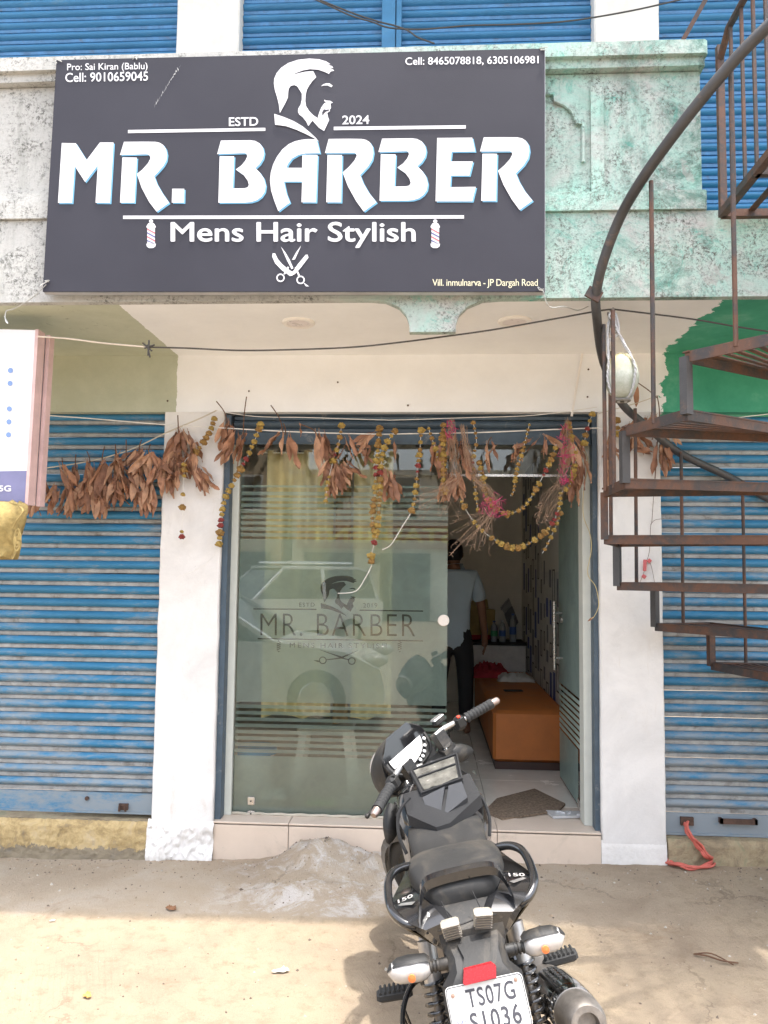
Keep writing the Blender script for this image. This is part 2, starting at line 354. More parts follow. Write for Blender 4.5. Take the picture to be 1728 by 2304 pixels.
m_guide = M('blue_grey_guide_paint', (0.055, 0.085, 0.115), 0.5, 0, 0.2, 14, dirt=(0.30, 0.30, 0.29), dirt_amt=0.2)
m_dark = M('dark_void', (0.03, 0.03, 0.032), 0.9)
def roughbox(mb, x0, x1, y0, y1, z0, z1, amp=0.003, ch=0.008, step=0.05, seed=0):
    n = max(2, int((z1 - z0) / step)); rings = []
    nxs = max(2, int((x1 - x0) / 0.09))
    for i in range(n + 1):
        z = z0 + (z1 - z0) * i / n; ring = []
        pts = [(x0, y0 + ch), (x0 + ch, y0)] + [(x0 + (x1 - x0) * k / nxs, y0) for k in range(1, nxs)] + [(x1 - ch, y0), (x1, y0 + ch), (x1, y1), (x0, y1)]
        for (x, y) in pts:
            w = Vector((x * 7 + seed, y * 7, z * 7))
            dx, dy = (amp * pnoise(w), amp * pnoise(w + Vector((9, 4, 2)))) if y < y1 else (0, 0)
            ring.append((x + dx, y + dy, z))
        rings.append(ring)
    mb.loft(rings); return mb
# ================================================================== the building
B = thing('shop_building', (0, 4.7, 0), 'two storey plastered shop building with white pillars and a balcony over the glass shopfront', 'building')
roughbox(MB(), -1.583, -1.224, YW, 4.86, 0.24, 2.612, 0.004); 
for x0, x1, zb, sd in ((-1.583, -1.224, 0.235, 0), (0.957, 1.308, 0.20, 5)):
    mb = MB(); roughbox(mb, x0, x1, YW, 4.86, zb, 2.611, 0.0045, 0.007, 0.05, sd); wbuild(mb, 'pillar', m_white, B, 35)
m_wrough = plaster('rough_white_render', (0.86, 0.84, 0.81), None, 0.06, 0.5)
def rough_base(x0, x1, zt, sd, amp, out=1.0):
    mb = MB(); rows = 26; cols = max(44, int((x1 - x0) / .012)); vs = []
    for j in range(rows + 1):
        z = -0.05 + (zt + 0.05) * j / rows
        for i in range(cols + 1):
            x = x0 + (x1 - x0) * i / cols
            w = Vector((x * 42 + sd, z * 42, sd)); k = min(1, (rows - j) / 3)
            vs.append((x, YW + 0.004 - k * out * (0.008 + amp * .6 * abs(pnoise(w)) + amp * 0.3 * abs(pnoise(w * 2.3)) + amp * .4 * pnoise(w * .22) + 0.012 * (1 - j / rows)), z + 0.006 * pnoise(w * 1.7)))
    w_ = cols + 1
    mb.add(vs, [(j*w_+i, j*w_+i+1, (j+1)*w_+i+1, (j+1)*w_+i) for j in range(rows) for i in range(cols)]); return mb
wbuild(rough_base(-1.60, -1.215, 0.255, 3, 0.045), 'pillar_base', m_wrough, B, 60)
wbuild(rough_base(0.955, 1.310, 0.215, 8, 0.014, .45), 'pillar_base', m_wrough, B, 60)
wbuild(rough_base(-3.8, -1.60, 0.238, 11, 0.030), 'plinth', m_ochre, B, 60, label='crumbling ochre stone plinth')
wbuild(rough_base(1.315, 3.8, 0.235, 15, 0.020), 'plinth', m_brownplinth, B, 60, label='mossy brown stone plinth')
for x0, x1 in ((-3.8, -1.583), (1.308, 3.8)):
    mb = MB(); mb.box(x0, x1, YW + 0.02, 4.9, -0.1, 0.236); wbuild(mb, 'plinth_top', m_brownplinth, B)
mb = MB(); roughbox(mb, -3.8, 3.8, YW, 4.90, 2.612, 2.953, 0.003, 0.006, 0.06); wbuild(mb, 'lintel_wall', m_paint, B, 35)
# balcony slab: soffit and fascia
mb = MB(); mb.box(-3.8, 3.8, 3.655, 4.9, 2.953, 3.33); wbuild(mb, 'soffit', m_paint, B)
mb = MB()
poly = [(-3.8, 2.952), (-3.8, 3.36)] + [(x * 0.1, 3.36 + (0.012 * pnoise((x * .7, 0, 0)) if x > 13 else 0)) for x in range(-37, 39)] + [(3.8, 2.952)]
yp = 3.615
# fascia bottom edge with a hanging pendant between two scooped lobes
pend = [(0.32, 2.952), (0.235, 2.945), (0.165, 2.915), (0.125, 2.875), (0.11, 2.83), (0.11, 2.795), (-0.105, 2.795), (-0.105, 2.83), (-0.12, 2.875), (-0.155, 2.915), (-0.22, 2.945), (-0.30, 2.952)]
mb.prism(poly + pend, lambda x, z: Vector((x, yp, z)), (0, 0.045, 0)); wbuild(mb, 'fascia', m_parapet, B)
# parapet: panels, mouldings and relief
mb = MB(); mb.box(-3.8, 1.252, 3.64, 3.76, 3.36, 4.05); wbuild(mb, 'parapet', m_parapet, B)
par = B.children[-1]
def pbuild(mb, name, mat, smooth=None):
    l = Vector(B.location); mb.v = [tuple(Vector(v) - l) for v in mb.v]; return mb.build(name, mat, par, smooth)
mb = MB(); roughbox(mb, -3.8, 1.262, 3.598, 3.77, 3.362, 3.452, 0.003, 0.01, 0.02); pbuild(mb, 'lower_moulding', m_parapet, 40)
mb = MB(); roughbox(mb, -3.8, 1.266, 3.600, 3.79, 4.055, 4.098, 0.003, 0.01, 0.02); pbuild(mb, 'upper_moulding', m_parapet, 40)
mb = MB(); roughbox(mb, -3.8, 1.272, 3.575, 3.81, 4.098, 4.166, 0.004, 0.014, 0.02); pbuild(mb, 'coping', m_parapet, 40)
mb = MB(); mb.box(0.74, 0.80, 3.622, 3.642, 3.46, 3.98); pbuild(mb, 'raised_panel', m_parapet)
mb = MB()
arch = [P(1228, 212, 3.63), P(1246, 212, 3.63), P(1248, 228, 3.63), P(1270, 236, 3.63), P(1288, 252, 3.63), P(1297, 278, 3.63), P(1312, 280, 3.63), P(1312, 365, 3.63)]
mb.tube(arch, 0.009, 6); pbuild(mb, 'relief_arch', m_parapet, 50)
mb = MB(); mb.box(-3.8, 0.50, 3.622, 3.642, 3.46, 3.50); pbuild(mb, 'raised_panel', m_parapet)
# upper floor
for x0, x1, sd in ((-1.592, -1.199, 2), (0.956, 1.340, 4)):
    mb = MB(); roughbox(mb, x0, x1, YW, 4.95, 3.33, 6.4, 0.004, 0.01, 0.08, sd); wbuild(mb, 'upper_pillar', m_upwhite, B, 35)
mb = MB(); mb.box(-3.9, 3.9, 4.95, 5.2, 3.33, 6.8); mb.box(-3.9, 3.9, 3.4, 5.2, 6.4, 6.6); wbuild(mb, 'upper_wall', m_upwhite, B)
# downlights set in the soffit
m_trim = M('white_trim', (0.78, 0.75, 0.71), 0.4, 0, 0.03); m_lens = M('frosted_lens', (0.66, 0.60, 0.58), 0.3, 0, 0.03)
for px, py in ((672, 725), (1158, 722)):
    c = G(px, py, 2.953); mb = MB()
    mb.lathe([(0.085, 0.0), (0.085, -0.006), (0.078, -0.012), (0.062, -0.010), (0.062, 0.0)], 28, (c.x, c.y, 2.953)); d = wbuild(mb, 'downlight', m_trim, B, 40)
    mb = MB(); mb.lathe([(0.0615, 0.0), (0.0615, -0.007), (0.0, -0.0075)], 28, (c.x, c.y, 2.953)); mb.v = [tuple(Vector(v) - Vector(B.location)) for v in mb.v]; mb.build('lens', m_lens, d, 60)
# threshold step: cream tiles, each its own piece
mb = MB(); mb.box(-1.224, 0.957, YW + 0.006, 5.05, -0.05, 0.244); wbuild(mb, 'step_core', m_grout, B); core = B.children[-1]
xs = [-1.222, P(649, 1880, YW).x, P(884, 1880, YW).x, P(1119, 1880, YW).x, 0.955]
for i in range(4):
    mb = MB(); mb.obox(((xs[i] + xs[i+1]) / 2, YW + 0.002, 0.115), (xs[i+1] - xs[i] - 0.004, 0.012, 0.244), None, 0.002)
    mb.v = [tuple(Vector(v) - Vector(B.location)) for v in mb.v]; mb.build('tile', m_tile, core)
    mb = MB(); mb.obox(((xs[i] + xs[i+1]) / 2 + (0.12 if 0 < i < 3 else 0) * 0, 4.665, 0.2505), (xs[i+1] - xs[i] - 0.003, 0.225, 0.010), None, 0.002)
    mb.v = [tuple(Vector(v) - Vector(B.location)) for v in mb.v]; mb.build('tile', m_tile, core)
# shutter guide channels beside the shopfront and the white reveal strips
for x0, x1 in ((-1.224, -1.188), (0.928, 0.957)):
    mb = MB(); mb.box(x0 + .001, x1 - .001, YW + 0.03, YW + 0.11, 0.256, 2.60); wbuild(mb, 'shutter_guide', m_guide, B)
m_reveal = M('pale_reveal_paint', (0.62, 0.64, 0.58), 0.6, 0, 0.05)
mb = MB(); mb.box(-1.223, -1.150, YW + 0.115, 4.80, 0.257, 2.60); wbuild(mb, 'reveal', m_reveal, B)
mb = MB(); mb.box(0.885, 0.956, YW + 0.115, 4.80, 0.257, 2.60); wbuild(mb, 'reveal', m_reveal, B)
# ================================================================== rolling shutters
def shutter_mat(name, blue, dust, wear):
    m, nt, b = newmat(name); pos = objco(nt, (0.35, 1, 1.0), obj=False)
    g = nt.nodes.new('ShaderNodeNewGeometry')
    n1 = noise(nt, 5, 8, 0.7, pos, 0.3); n2 = noise(nt, 22, 8, 0.8, pos)
    c = ramp(nt, n1.outputs[0], [(0.3, tuple(v * 0.8 for v in blue)), (0.65, tuple(min(1, v * 1.15) for v in blue))]).outputs[0]
    sp = node(nt, 'ShaderNodeSeparateXYZ'); gp = nt.nodes.new('ShaderNodeNewGeometry'); nt.links.new(gp.outputs['Position'], sp.inputs[0])
    low = math_(nt, 'MULTIPLY', math_(nt, 'SUBTRACT', 1.25, sp.outputs[2]), 0.22, True)
    t = math_(nt, 'ADD', math_(nt, 'ADD', n1.outputs[0], math_(nt, 'MULTIPLY', math_(nt, 'SUBTRACT', n2.outputs[0], 0.5), 0.8)), low)
    f = ramp(nt, t, [(0.60 - wear, (0, 0, 0)), (0.78 - wear * 0.6, (1, 1, 1))]).outputs[0]
    c = mixc(nt, math_(nt, 'MULTIPLY', f, 0.8), c, dust)
    r = ramp(nt, noise(nt, 15, 9, 0.8, pos, 0.5).outputs[0], [(0.68, (0, 0, 0)), (0.72, (1, 1, 1))]).outputs[0]
    c = mixc(nt, math_(nt, 'MULTIPLY', r, 0.7), c, (0.12, 0.06, 0.035))
    nt.links.new(c, b.inputs['Base Color']); b.inputs['Roughness'].default_value = 0.48; b.inputs['Specular IOR Level'].default_value = 0.4
    bump(nt, b, n2.outputs[0], 0.15, 0.004); return m
m_sh1 = shutter_mat('faded_blue_shutter', (0.035, 0.19, 0.35), (0.27, 0.285, 0.285), 0.07)
m_sh2 = shutter_mat('clean_blue_shutter', (0.038, 0.18, 0.36), (0.11, 0.22, 0.32), 0.0)
m_sh3 = shutter_mat('dirty_blue_shutter', (0.035, 0.19, 0.35), (0.28, 0.29, 0.29), 0.11)
m_lip = M('dusty_slat_lip', (0.30, 0.305, 0.30), 0.7, 0, 0.3, 16, dirt=(0.10, 0.08, 0.06), dirt_amt=0.3)
m_lipb = M('blue_slat_lip', (0.06, 0.19, 0.38), 0.55, 0, 0.3, 16, dirt=(0.10, 0.10, 0.10), dirt_amt=0.2)
PITCH = 0.0748
def slat_mesh(x0, x1, mat, lip):
    prof = [(0.012, 0.0), (0.001, 0.0025), (-0.001, 0.0205), (0.007, 0.0245), (0.003, 0.027)]
    for k in range(1, 9):
        a = math.pi * k / 9; prof.append((0.003 - 0.019 * math.sin(a) ** .8, 0.027 + 0.0455 * k / 9))
    prof += [(0.003, 0.0725), (0.010, 0.0745)]
    mb = MB(); n = len(prof); ns = 5
    for i in range(n - 1):
        mb.cur = 1 if i < 4 else 0
        row = [(x0 + (x1 - x0) * k / ns, y, z) for (y, z) in (prof[i], prof[i+1]) for k in range(ns + 1)]
        mb.add(row, [(k, k+1, ns+1+k+1, ns+1+k) for k in range(ns)])
    # close the back so the slat has thickness
    mb.cur = 1; mb.box(x0, x1, 0.0102, 0.014, 0.0, 0.0745)
    return mb.mesh('slat', [mat, lip], 40)
def shutter(x0, x1, y, z0, z1, mat, lip, label, bar_h=0.10, bottom=True):
    t = thing('rolling_shutter', ((x0 + x1) / 2, y, z0), label, 'shutter', 'blue rolling shutters of the building')
    w = (x1 - x0) / 2; me = slat_mesh(-w, w, mat, lip); z = z0
    if bottom:
        mb = MB(); mb.box(-w, w, -0.014, 0.012, 0.0, bar_h); mb.box(-w, w, -0.022, -0.014, 0.0, 0.012); mb.build('bottom_bar', mat, t); z += bar_h + 0.002
    while z < z1:
        sl_ = link('slat', me, t, loc=(random.uniform(-.001, .001), random.uniform(-.002, .002), z - z0)); sl_.rotation_euler = (random.uniform(-.05, .05), random.uniform(-.0016, .0016), random.uniform(-.0012, .0012)); z += PITCH
    return t
YS = YW + 0.075
sL = shutter(-3.7, -1.584, YS, 0.262, 2.60, m_sh1, m_lip, 'faded blue closed shutter on the left, below the leaf garland and white board', 0.115)
sR = shutter(1.309, 3.7, YS, 0.240, 2.60, m_sh3, m_lip, 'dust streaked blue closed shutter behind the iron spiral stair with red cord at its foot', 0.115)
uL = shutter(-3.7, -1.593, 4.66, 3.34, 5.9, m_sh2, m_lipb, 'bright blue upper floor shutter left of the pale pillar above the signboard corner')
uM = shutter(-1.198, 0.955, 4.66, 3.34, 5.9, m_sh2, m_lipb, 'bright blue upper floor shutter directly above the dark signboard, split by a centre post')
uR = shutter(1.341, 3.7, 4.66, 3.34, 5.9, m_sh2, m_lipb, 'bright blue upper floor shutter at the right behind the iron railing')
mb = MB()
for a, c in ((-0.020, 0.060), (0.068, 0.098)): mb.box(-0.36 + a - uM.location.x + 0.36 - 0.30, -0.36 + c - uM.location.x + 0.36 - 0.30, -0.05, -0.02, 0, 2.6)
mb.box(-0.325 - uM.location.x, -0.20 - uM.location.x, -0.022, -0.016, 0, 2.6); mb.build('centre_post', m_sh2, uM)
# rolled up shutter over the shopfront: two slats and its bottom bar show below the lintel
rolled = shutter(-1.178, 0.924, YW + 0.07, 2.43, 2.60, m_guide, m_guide, 'dark blue grey rolled up shutter edge above the glass shopfront', 0.07)
# hasps, handle and latch on the shutters
m_rust = M('rusty_iron', (0.10, 0.06, 0.045), 0.75, 0.3, 0.4, 30, 0.3, 80)
def on(o, mb, name, mat, smooth=None):
    mb.v = [tuple(Vector(v) - Vector(o.location)) for v in mb.v]; return mb.build(name, mat, o, smooth)
c = P(278, 1815, YS - 0.02); mb = MB(); mb.obox((c.x, c.y, c.z), (0.055, 0.012, 0.035)); mb.tube([(c.x-.018, c.y-.02, c.z-.02), (c.x-.012, c.y-.03, c.z+.018), (c.x+.012, c.y-.03, c.z+.018), (c.x+.02, c.y-.02, c.z-.02)], 0.007, 6); on(sL, mb, 'hasp', m_rust)
c = P(196, 1796, YS - 0.02); mb = MB(); mb.lathe([(0.012, 0), (0.012, 0.008), (0, 0.008)], 10, (c.x, c.y, c.z), Matrix.Rotation(math.pi/2, 3, 'X')); on(sL, mb, 'keyhole', m_rust)
c = P(1660, 1847, YS - 0.03); mb = MB(); mb.box(c.x-.10, c.x+.10, c.y-.02, c.y-.01, c.z-.014, c.z+.014); mb.box(c.x-.10, c.x-.085, c.y-.02, c.y+.02, c.z-.014, c.z+.014); mb.box(c.x+.085, c.x+.10, c.y-.02, c.y+.02, c.z-.014, c.z+.014); on(sR, mb, 'handle', m_rust)
c = P(1545, 1847, YS - 0.02); mb = MB(); mb.box(c.x-.035, c.x+.035, c.y-.012, c.y+.01, c.z-.022, c.z+.022); on(sR, mb, 'hasp', m_rust)
# nail holes and stubs on the white wall above the door
for px, py in ((1324, 831), (1322, 893), (918, 912), (1315, 770), (377, 902), (560, 880), (760, 860)):
    c = P(px, py, YW - .003); mb = MB(); mb.lathe([(.006, 0), (.004, .006), (0, .007)], 7, (c.x, c.y, c.z), Matrix.Rotation(math.pi / 2, 3, 'X')); wbuild(mb, 'nail', m_rust, B)
# ================================================================== signboard
def poly_faces(polys):
    return polys
_tc = {}
def text2d(s, offset=0.0, spacing=1.0):
    key = (s, offset, spacing)
    if key not in _tc:
        cu = bpy.data.curves.new('t', 'FONT'); cu.body = s; cu.size = 1; cu.offset = offset; cu.fill_mode = 'FRONT'; cu.dimensions = '2D'
        cu.resolution_u = 4; cu.space_character = spacing
        o = bpy.data.objects.new('t', cu); COL.objects.link(o); bpy.context.view_layer.update()
        me = bpy.data.meshes.new_from_object(o.evaluated_get(bpy.context.evaluated_depsgraph_get()))
        vs = [(v.co.x, v.co.y) for v in me.vertices]; fs = [tuple(p.vertices) for p in me.polygons]
        bpy.data.objects.remove(o); bpy.data.curves.remove(cu); bpy.data.meshes.remove(me)
        _tc[key] = (vs, fs)
    return _tc[key]
def text_mb(s, bbox, f, offset=0.0, slope=0.0, spacing=1.0):
    """lettering fitted to a pixel box (x0, top, x1, bottom); f maps pixels to space"""
    vs, fs = text2d(s, offset, spacing); x0, t, x1, bt = bbox
    ax = min(v[0] for v in vs); bx = max(v[0] for v in vs); ay = min(v[1] for v in vs); by = max(v[1] for v in vs)
    mb = MB(); out = []
    for x, y in vs:
        px = x0 + (x - ax) / (bx - ax) * (x1 - x0); py = bt + (y - ay) / (by - ay) * (t - bt)
        out.append(f(px, py + slope * (px - x0)))
    return mb.add(out, fs)
YB = 3.545
m_flex, nt, b = newmat('charcoal_flex_print'); pos = objco(nt, obj=False)
n = noise(nt, 260, 2, 0.5, pos); n2 = noise(nt, 1.5, 4, 0.5, pos)
c = ramp(nt, n2.outputs[0], [(0.3, (0.026, 0.025, 0.034)), (0.7, (0.035, 0.034, 0.045))]).outputs[0]
nt.links.new(c, b.inputs['Base Color']); b.inputs['Roughness'].default_value = 0.5; b.inputs['Specular IOR Level'].default_value = 0.28
bump(nt, b, math_(nt, 'ADD', n.outputs[0], math_(nt, 'MULTIPLY', noise(nt, 3.0, 3, 0.5, pos).outputs[0], 6.0)), 0.10, 0.004)
m_print = M('white_print', (0.62, 0.62, 0.645), 0.45, 0, 0.02)
m_pblue = M('sky_blue_print', (0.14, 0.38, 0.58), 0.45, 0, 0.03)
m_pcream = M('cream_print', (0.70, 0.66, 0.46), 0.45, 0, 0.02)
m_pred = M('red_print', (0.50, 0.13, 0.15), 0.45); m_pnavy = M('navy_print', (0.10, 0.11, 0.26), 0.45)
SG = thing('signboard', (-0.66, 3.55, 2.96), 'large charcoal printed barber signboard with white lettering on the balcony front', 'signboard')
tl, tr, br, bl = (P(*q, YB) for q in ((127, 135), (1226, 109), (1226, 656), (96, 656)))
mb = MB(); mb.add([tl, tr, br, bl] + [q + Vector((0, 0.045, 0)) for q in (tl, tr, br, bl)], [(0,1,2,3),(7,6,5,4),(0,4,5,1),(1,5,6,2),(2,6,7,3),(3,7,4,0)])
wbuild(mb, 'board', m_flex, SG)
mb = MB(); m_alu = M('aluminium_edge', (0.60, 0.60, 0.60), 0.4, 0.6)
for a, c in ((tl, tr), (tr, br), (br, bl), (bl, tl)): mb.bar(a + Vector((0, .026, 0)), c + Vector((0, .026, 0)), 0.034, 0.005, (0, 0, 1))
wbuild(mb, 'edge_frame', m_alu, SG)
def sp_(px, py, lift=0.0025): return P(px, py, YB - lift)
def flat(poly, name, mat, f, parent, lift=0.0025):
    mb = MB(); mb.add([f(*p, lift) if lift is not None else f(*p) for p in poly], [tuple(range(len(poly)))]); return wbuild(mb, name, mat, parent)
def c1(p): return (100 + p[0] / 2.765, 280 + p[1] / 2.765)
def c2(p): return (640 + p[0] / 2.765, 280 + p[1] / 2.765)
gM = [(108,115),(195,117),(262,222),(345,112),(430,112),(408,488),(318,487),(332,255),(253,358),(188,258),(172,488),(84,488)]
gR = [(495,108),(620,107),(690,108),(715,113),(738,127),(755,152),(763,187),(758,225),(740,258),(705,298),(682,322),(700,370),(735,430),(775,487),(698,543),(650,480),(605,395),(575,308),(610,280),(645,240),(660,210),(656,194),(640,185),(470,190)]
gRs = [(485,205),(575,206),(560,486),(470,486)]
gDot = [(795,400),(870,400),(868,486),(792,486)]
gB = [(1098,100),(1280,98),(1310,102),(1338,117),(1358,143),(1366,178),(1359,214),(1338,248),(1312,272),(1340,300),(1364,335),(1376,380),(1370,420),(1350,450),(1322,471),(1285,483),(1250,486),(1082,487),(1090,198),(1180,198),(1172,398),(1245,397),(1264,391),(1272,376),(1265,350),(1240,315),(1190,280),(1225,255),(1250,225),(1262,198),(1258,183),(1245,178),(1075,184)]
gA = [(1693,92),(1640,91),(1600,95),(1560,104),(1520,122),(1480,155),(1448,198),(1422,250),(1408,300),(1403,350),(1410,410),(1430,475),(1455,540),(1527,485),(1505,430),(1495,385),(1490,355),(1603,355),(1599,484),(1689,484),(1699,190),(1605,190),(1603,270),(1505,270),(1515,245),(1540,212),(1580,189),(1625,180),(1713,178)]
def sh(pts, dx, dy, sx=1.0): 
    x0 = pts[0][0]; return [(x0 + (x - x0) * sx + dx, y + dy) for x, y in pts]
gR2 = [(275,90),(400,89),(480,90),(508,96),(530,110),(547,136),(553,175),(545,220),(520,262),(470,315),(490,365),(525,425),(572,484),(493,542),(445,475),(395,385),(362,298),(400,265),(435,225),(450,195),(446,183),(435,177),(252,178)]
gR2s = [(268,190),(358,190),(352,484),(260,484)]
gE = [(950,84),(1168,82),(1186,168),(1040,170),(1032,230),(1172,230),(1150,318),(1035,318),(1030,390),(1190,388),(1168,478),(940,478)]
letters = [[[c1(p) for p in g] for g in grp] for grp in ([gM], [gR, gRs], [gDot], [gB], [gA])]
letters += [[[c2(p) for p in g] for g in grp] for grp in ([gR2, gR2s], [sh(gB, -490, -12, 1.02)], [gE], [sh(gR2, 965, -10, 1.02), sh(gR2s, 964, -8)])]
for grp in letters:
    mb = MB()
    for g in grp: mb.add([sp_(*p, 0.0045) for p in g], [tuple(range(len(g)))])
    L = wbuild(mb, 'letter', m_print, SG)
    mb = MB()
    for g in grp: mb.add([sp_(p[0] + 3.0, p[1] + 2.8, 0.0025) for p in g], [tuple(range(len(g)))])
    mb.v = [tuple(Vector(v) - Vector(SG.location)) for v in mb.v]; mb.build('blue_edge', m_pblue, L)
def strip(x0, y0, x1, y1, h, f=sp_): return [(x0, y0 - h/2), (x1, y1 - h/2), (x1, y1 + h/2), (x0, y0 + h/2)]
for q in ((288, 296, 597, 291, 7), (751, 289, 1048, 285.5, 7.5), (277, 489, 1044, 488, 7.5)): flat(strip(*q), 'rule_line', m_print, sp_, SG)
HEAD = [(275,800),(262,690),(240,600),(212,510),(200,430),(205,370),(235,300),(290,235),(380,175),(500,135),(640,120),(760,128),(850,155),(905,190),(866,196),(925,214),(940,238),(893,236),(938,256),(950,272),(905,282),(885,312),(830,285),(750,258),(650,252),(560,268),(480,298),(415,330),(500,304),(590,284),(690,277),(728,352),(680,400),(640,455),(610,510),(595,580),(592,650),(600,710),(640,775),(690,825),(745,862),(765,790),(790,730),(825,680),(850,665),(825,645),(832,630),(845,642),(900,645),(935,668),(905,680),(912,735),(895,760),(900,775),(880,785),(865,800),(875,850),(888,885),(825,1022),(760,980),(680,890),(630,960),(600,900),(560,850),(515,815),(500,780),(505,740),(535,690),(548,630),(548,555),(520,510),(490,465),(455,450),(410,460),(385,495),(378,545),(375,605),(345,670),(310,735)]
MOUTH = [(805,830),(800,790),(820,750),(850,757),(885,752),(887,768),(850,780),(825,800)]
BROW = [(785,465),(815,440),(850,427),(895,430),(932,457),(915,478),(870,455),(820,455)]
COLLAR = [(205,808),(320,845),(450,900),(560,965),(650,1040),(720,1105),(760,1155),(700,1110),(600,1060),(480,1005),(350,960),(215,943)]
def hd(p): return (580 + p[0] / 5.53, 110 + p[1] / 5.53)
flat([hd(p) for p in HEAD], 'head_emblem', m_print, sp_, SG, 0.003)
flat([hd(p) for p in MOUTH], 'emblem_mouth', m_flex, sp_, SG, 0.0045)
flat([hd(p) for p in BROW], 'emblem_brow', m_print, sp_, SG, 0.003)
flat([hd(p) for p in COLLAR], 'emblem_collar', m_print, sp_, SG, 0.006)
def sc(p): return (300 + p[0] / 2.304, 470 + p[1] / 2.304)
RAZ = [[(722,230),(735,230),(748,258),(770,285),(800,310),(832,332),(826,346),(812,348),(770,318),(735,282),(720,248)], [(903,237),(893,238),(850,290),(832,318),(808,340),(815,348),(838,338),(868,305),(908,252)],
       [(765,195),(790,228),(810,262),(830,308),(820,312),(797,268)], [(870,190),(838,262),(822,264),(846,222)], [(800,298),(808,304),(786,340),(778,338)], [(836,305),(844,300),(864,345),(856,350)], [(880,380),(892,388),(912,402),(895,402)]]
def ring(cx, cy, r, w, n=18): return [(cx + r*math.cos(2*math.pi*k/n), cy + r*math.sin(2*math.pi*k/n)) for k in range(n)], w
mb = MB()
for gi_, g in enumerate(RAZ): mb.add([sp_(*sc(p), .0025 + .0004 * gi_) for p in g], [tuple(range(len(g)))])
def add_ring(mb, f, cx, cy, r0, r1, n=20):
    vs = [f(cx + r*math.cos(2*math.pi*k/n), cy + r*math.sin(2*math.pi*k/n)) for r in (r0, r1) for k in range(n)]
    mb.add(vs, [(k, (k+1) % n, n+(k+1) % n, n+k) for k in range(n)])
for cx, cy in ((763, 357), (867, 368)): add_ring(mb, lambda x, y: sp_(*sc((x, y)), .0056), cx, cy, 15, 22)
wbuild(mb, 'scissors_emblem', m_print, SG)
def barber_pole(cx):
    mb = MB(); f = lambda x, y: sp_(*sc((cx + x, y)), 0.003)
    mb.add([f(x, y) for x, y in ((-20, 95), (20, 95), (20, 182), (-20, 182))], [(0,1,2,3)])
    mb.add([f(11*math.cos(k*.6283), 64 + 10*math.sin(k*.6283)) for k in range(10)], [tuple(range(10))])
    mb.add([f(x, y) for x, y in ((-14, 74), (14, 74), (24, 90), (24, 97), (-24, 97), (-24, 90))], [tuple(range(6))])
    mb.add([f(x, y) for x, y in ((-25, 180), (25, 180), (22, 195), (10, 203), (-10, 203), (-22, 195))], [tuple(range(6))])
    o = wbuild(mb, 'barber_pole_emblem', m_print, SG)
    for k in range(4):
        y = 100 + k * 20
        mb = MB(); g = [(-20, y), (20, y + 22), (20, y + 30), (-20, y + 8)]
        g = [(x, min(v, 181)) for x, v in g]
        mb.add([sp_(*sc((cx + x, v)), 0.0045) for x, v in g], [(0,1,2,3)]); mb.v = [tuple(Vector(v) - Vector(SG.location)) for v in mb.v]
        mb.build('stripe', m_pred if k % 2 == 0 else m_pnavy, o)
barber_pole(92); barber_pole(1565)
for s, bb, off, sl, mt, spc in (('Pro: Sai Kiran (Bablu)', (151, 143, 332, 163), 0.006, -0.015, m_print, 1.0), ('Cell: 9010659045', (147, 164, 333, 185), 0.010, -0.018, m_print, 1.0),
        ('ESTD', (515, 264, 581, 284), 0.015, -0.015, m_print, 1.0), ('2024', (770, 260, 831, 280), 0.015, -0.015, m_print, 1.0),
        ('Cell: 8465078818, 6305106981', (912, 129, 1212, 149), 0.010, -0.012, m_print, 1.0), ('Mens Hair Stylish', (385, 500, 934, 557), 0.0, 0.0, m_print, 1.0),
        ('Vill. inmulnarva - JP Dargah Road', (973, 628, 1210, 648), 0.0, 0.0, m_pcream, 0.95)):
    wbuild(text_mb(s, bb, sp_, off, sl, spc), 'lettering', mt, SG)
    if s[:4] == 'Mens':
        for k, (dx, dy) in enumerate(((1.3, 0), (-1.3, 0), (0, 1.0), (0, -1.0))): wbuild(text_mb(s, (bb[0] + dx, bb[1] + dy, bb[2] + dx, bb[3] + dy), lambda x, y: sp_(x, y, 0.003 + k * .0004), off, sl, spc), 'lettering_edge', mt, SG, kind='stuff')
# scratch across the print, wire ties at the corners
mb = MB(); m_tie = M('steel_tie_wire', (0.42, 0.42, 0.40), 0.45, 0.7)
for cx, cy, n_ in ((132, 137, 4), (302, 131, 3), (1222, 112, 3), (104, 640, 4), (1222, 652, 3)):
    mb = MB(); p = P(cx, cy, YB - 0.006); q = [p + Vector((random.uniform(-.025, .02), random.uniform(-.012, .006), random.uniform(-.012, .022))) for _ in range(n_ + 2)]
    mb.tube(smoothline(q, 4), 0.0018, 5); wbuild(mb, 'tie_wire', m_tie, SG)
mb = MB(); mb.tube(smoothline([P(104, 640, YB-.01), P(70, 672, YB), P(30, 695, YB+.02), P(14, 700, YB+.02), P(12, 720, YB+.02), P(18, 728, YB+.02), P(10, 712, YB+.03)], 5), 0.0022, 5); wbuild(mb, 'hanging_wire', m_tie, SG)
mb = MB(); mb.tube(smoothline([P(1222, 655, YB-.01), P(1236, 690, YB), P(1270, 690, YB+.05), P(1300, 698, YB+.15), P(1326, 688, YB+.2)], 5), 0.0022, 5)
wbuild(mb, 'hanging_wire', m_tie, SG)
mb = MB(); m_scr = M('scuff_grey', (0.40, 0.40, 0.40), 0.6)
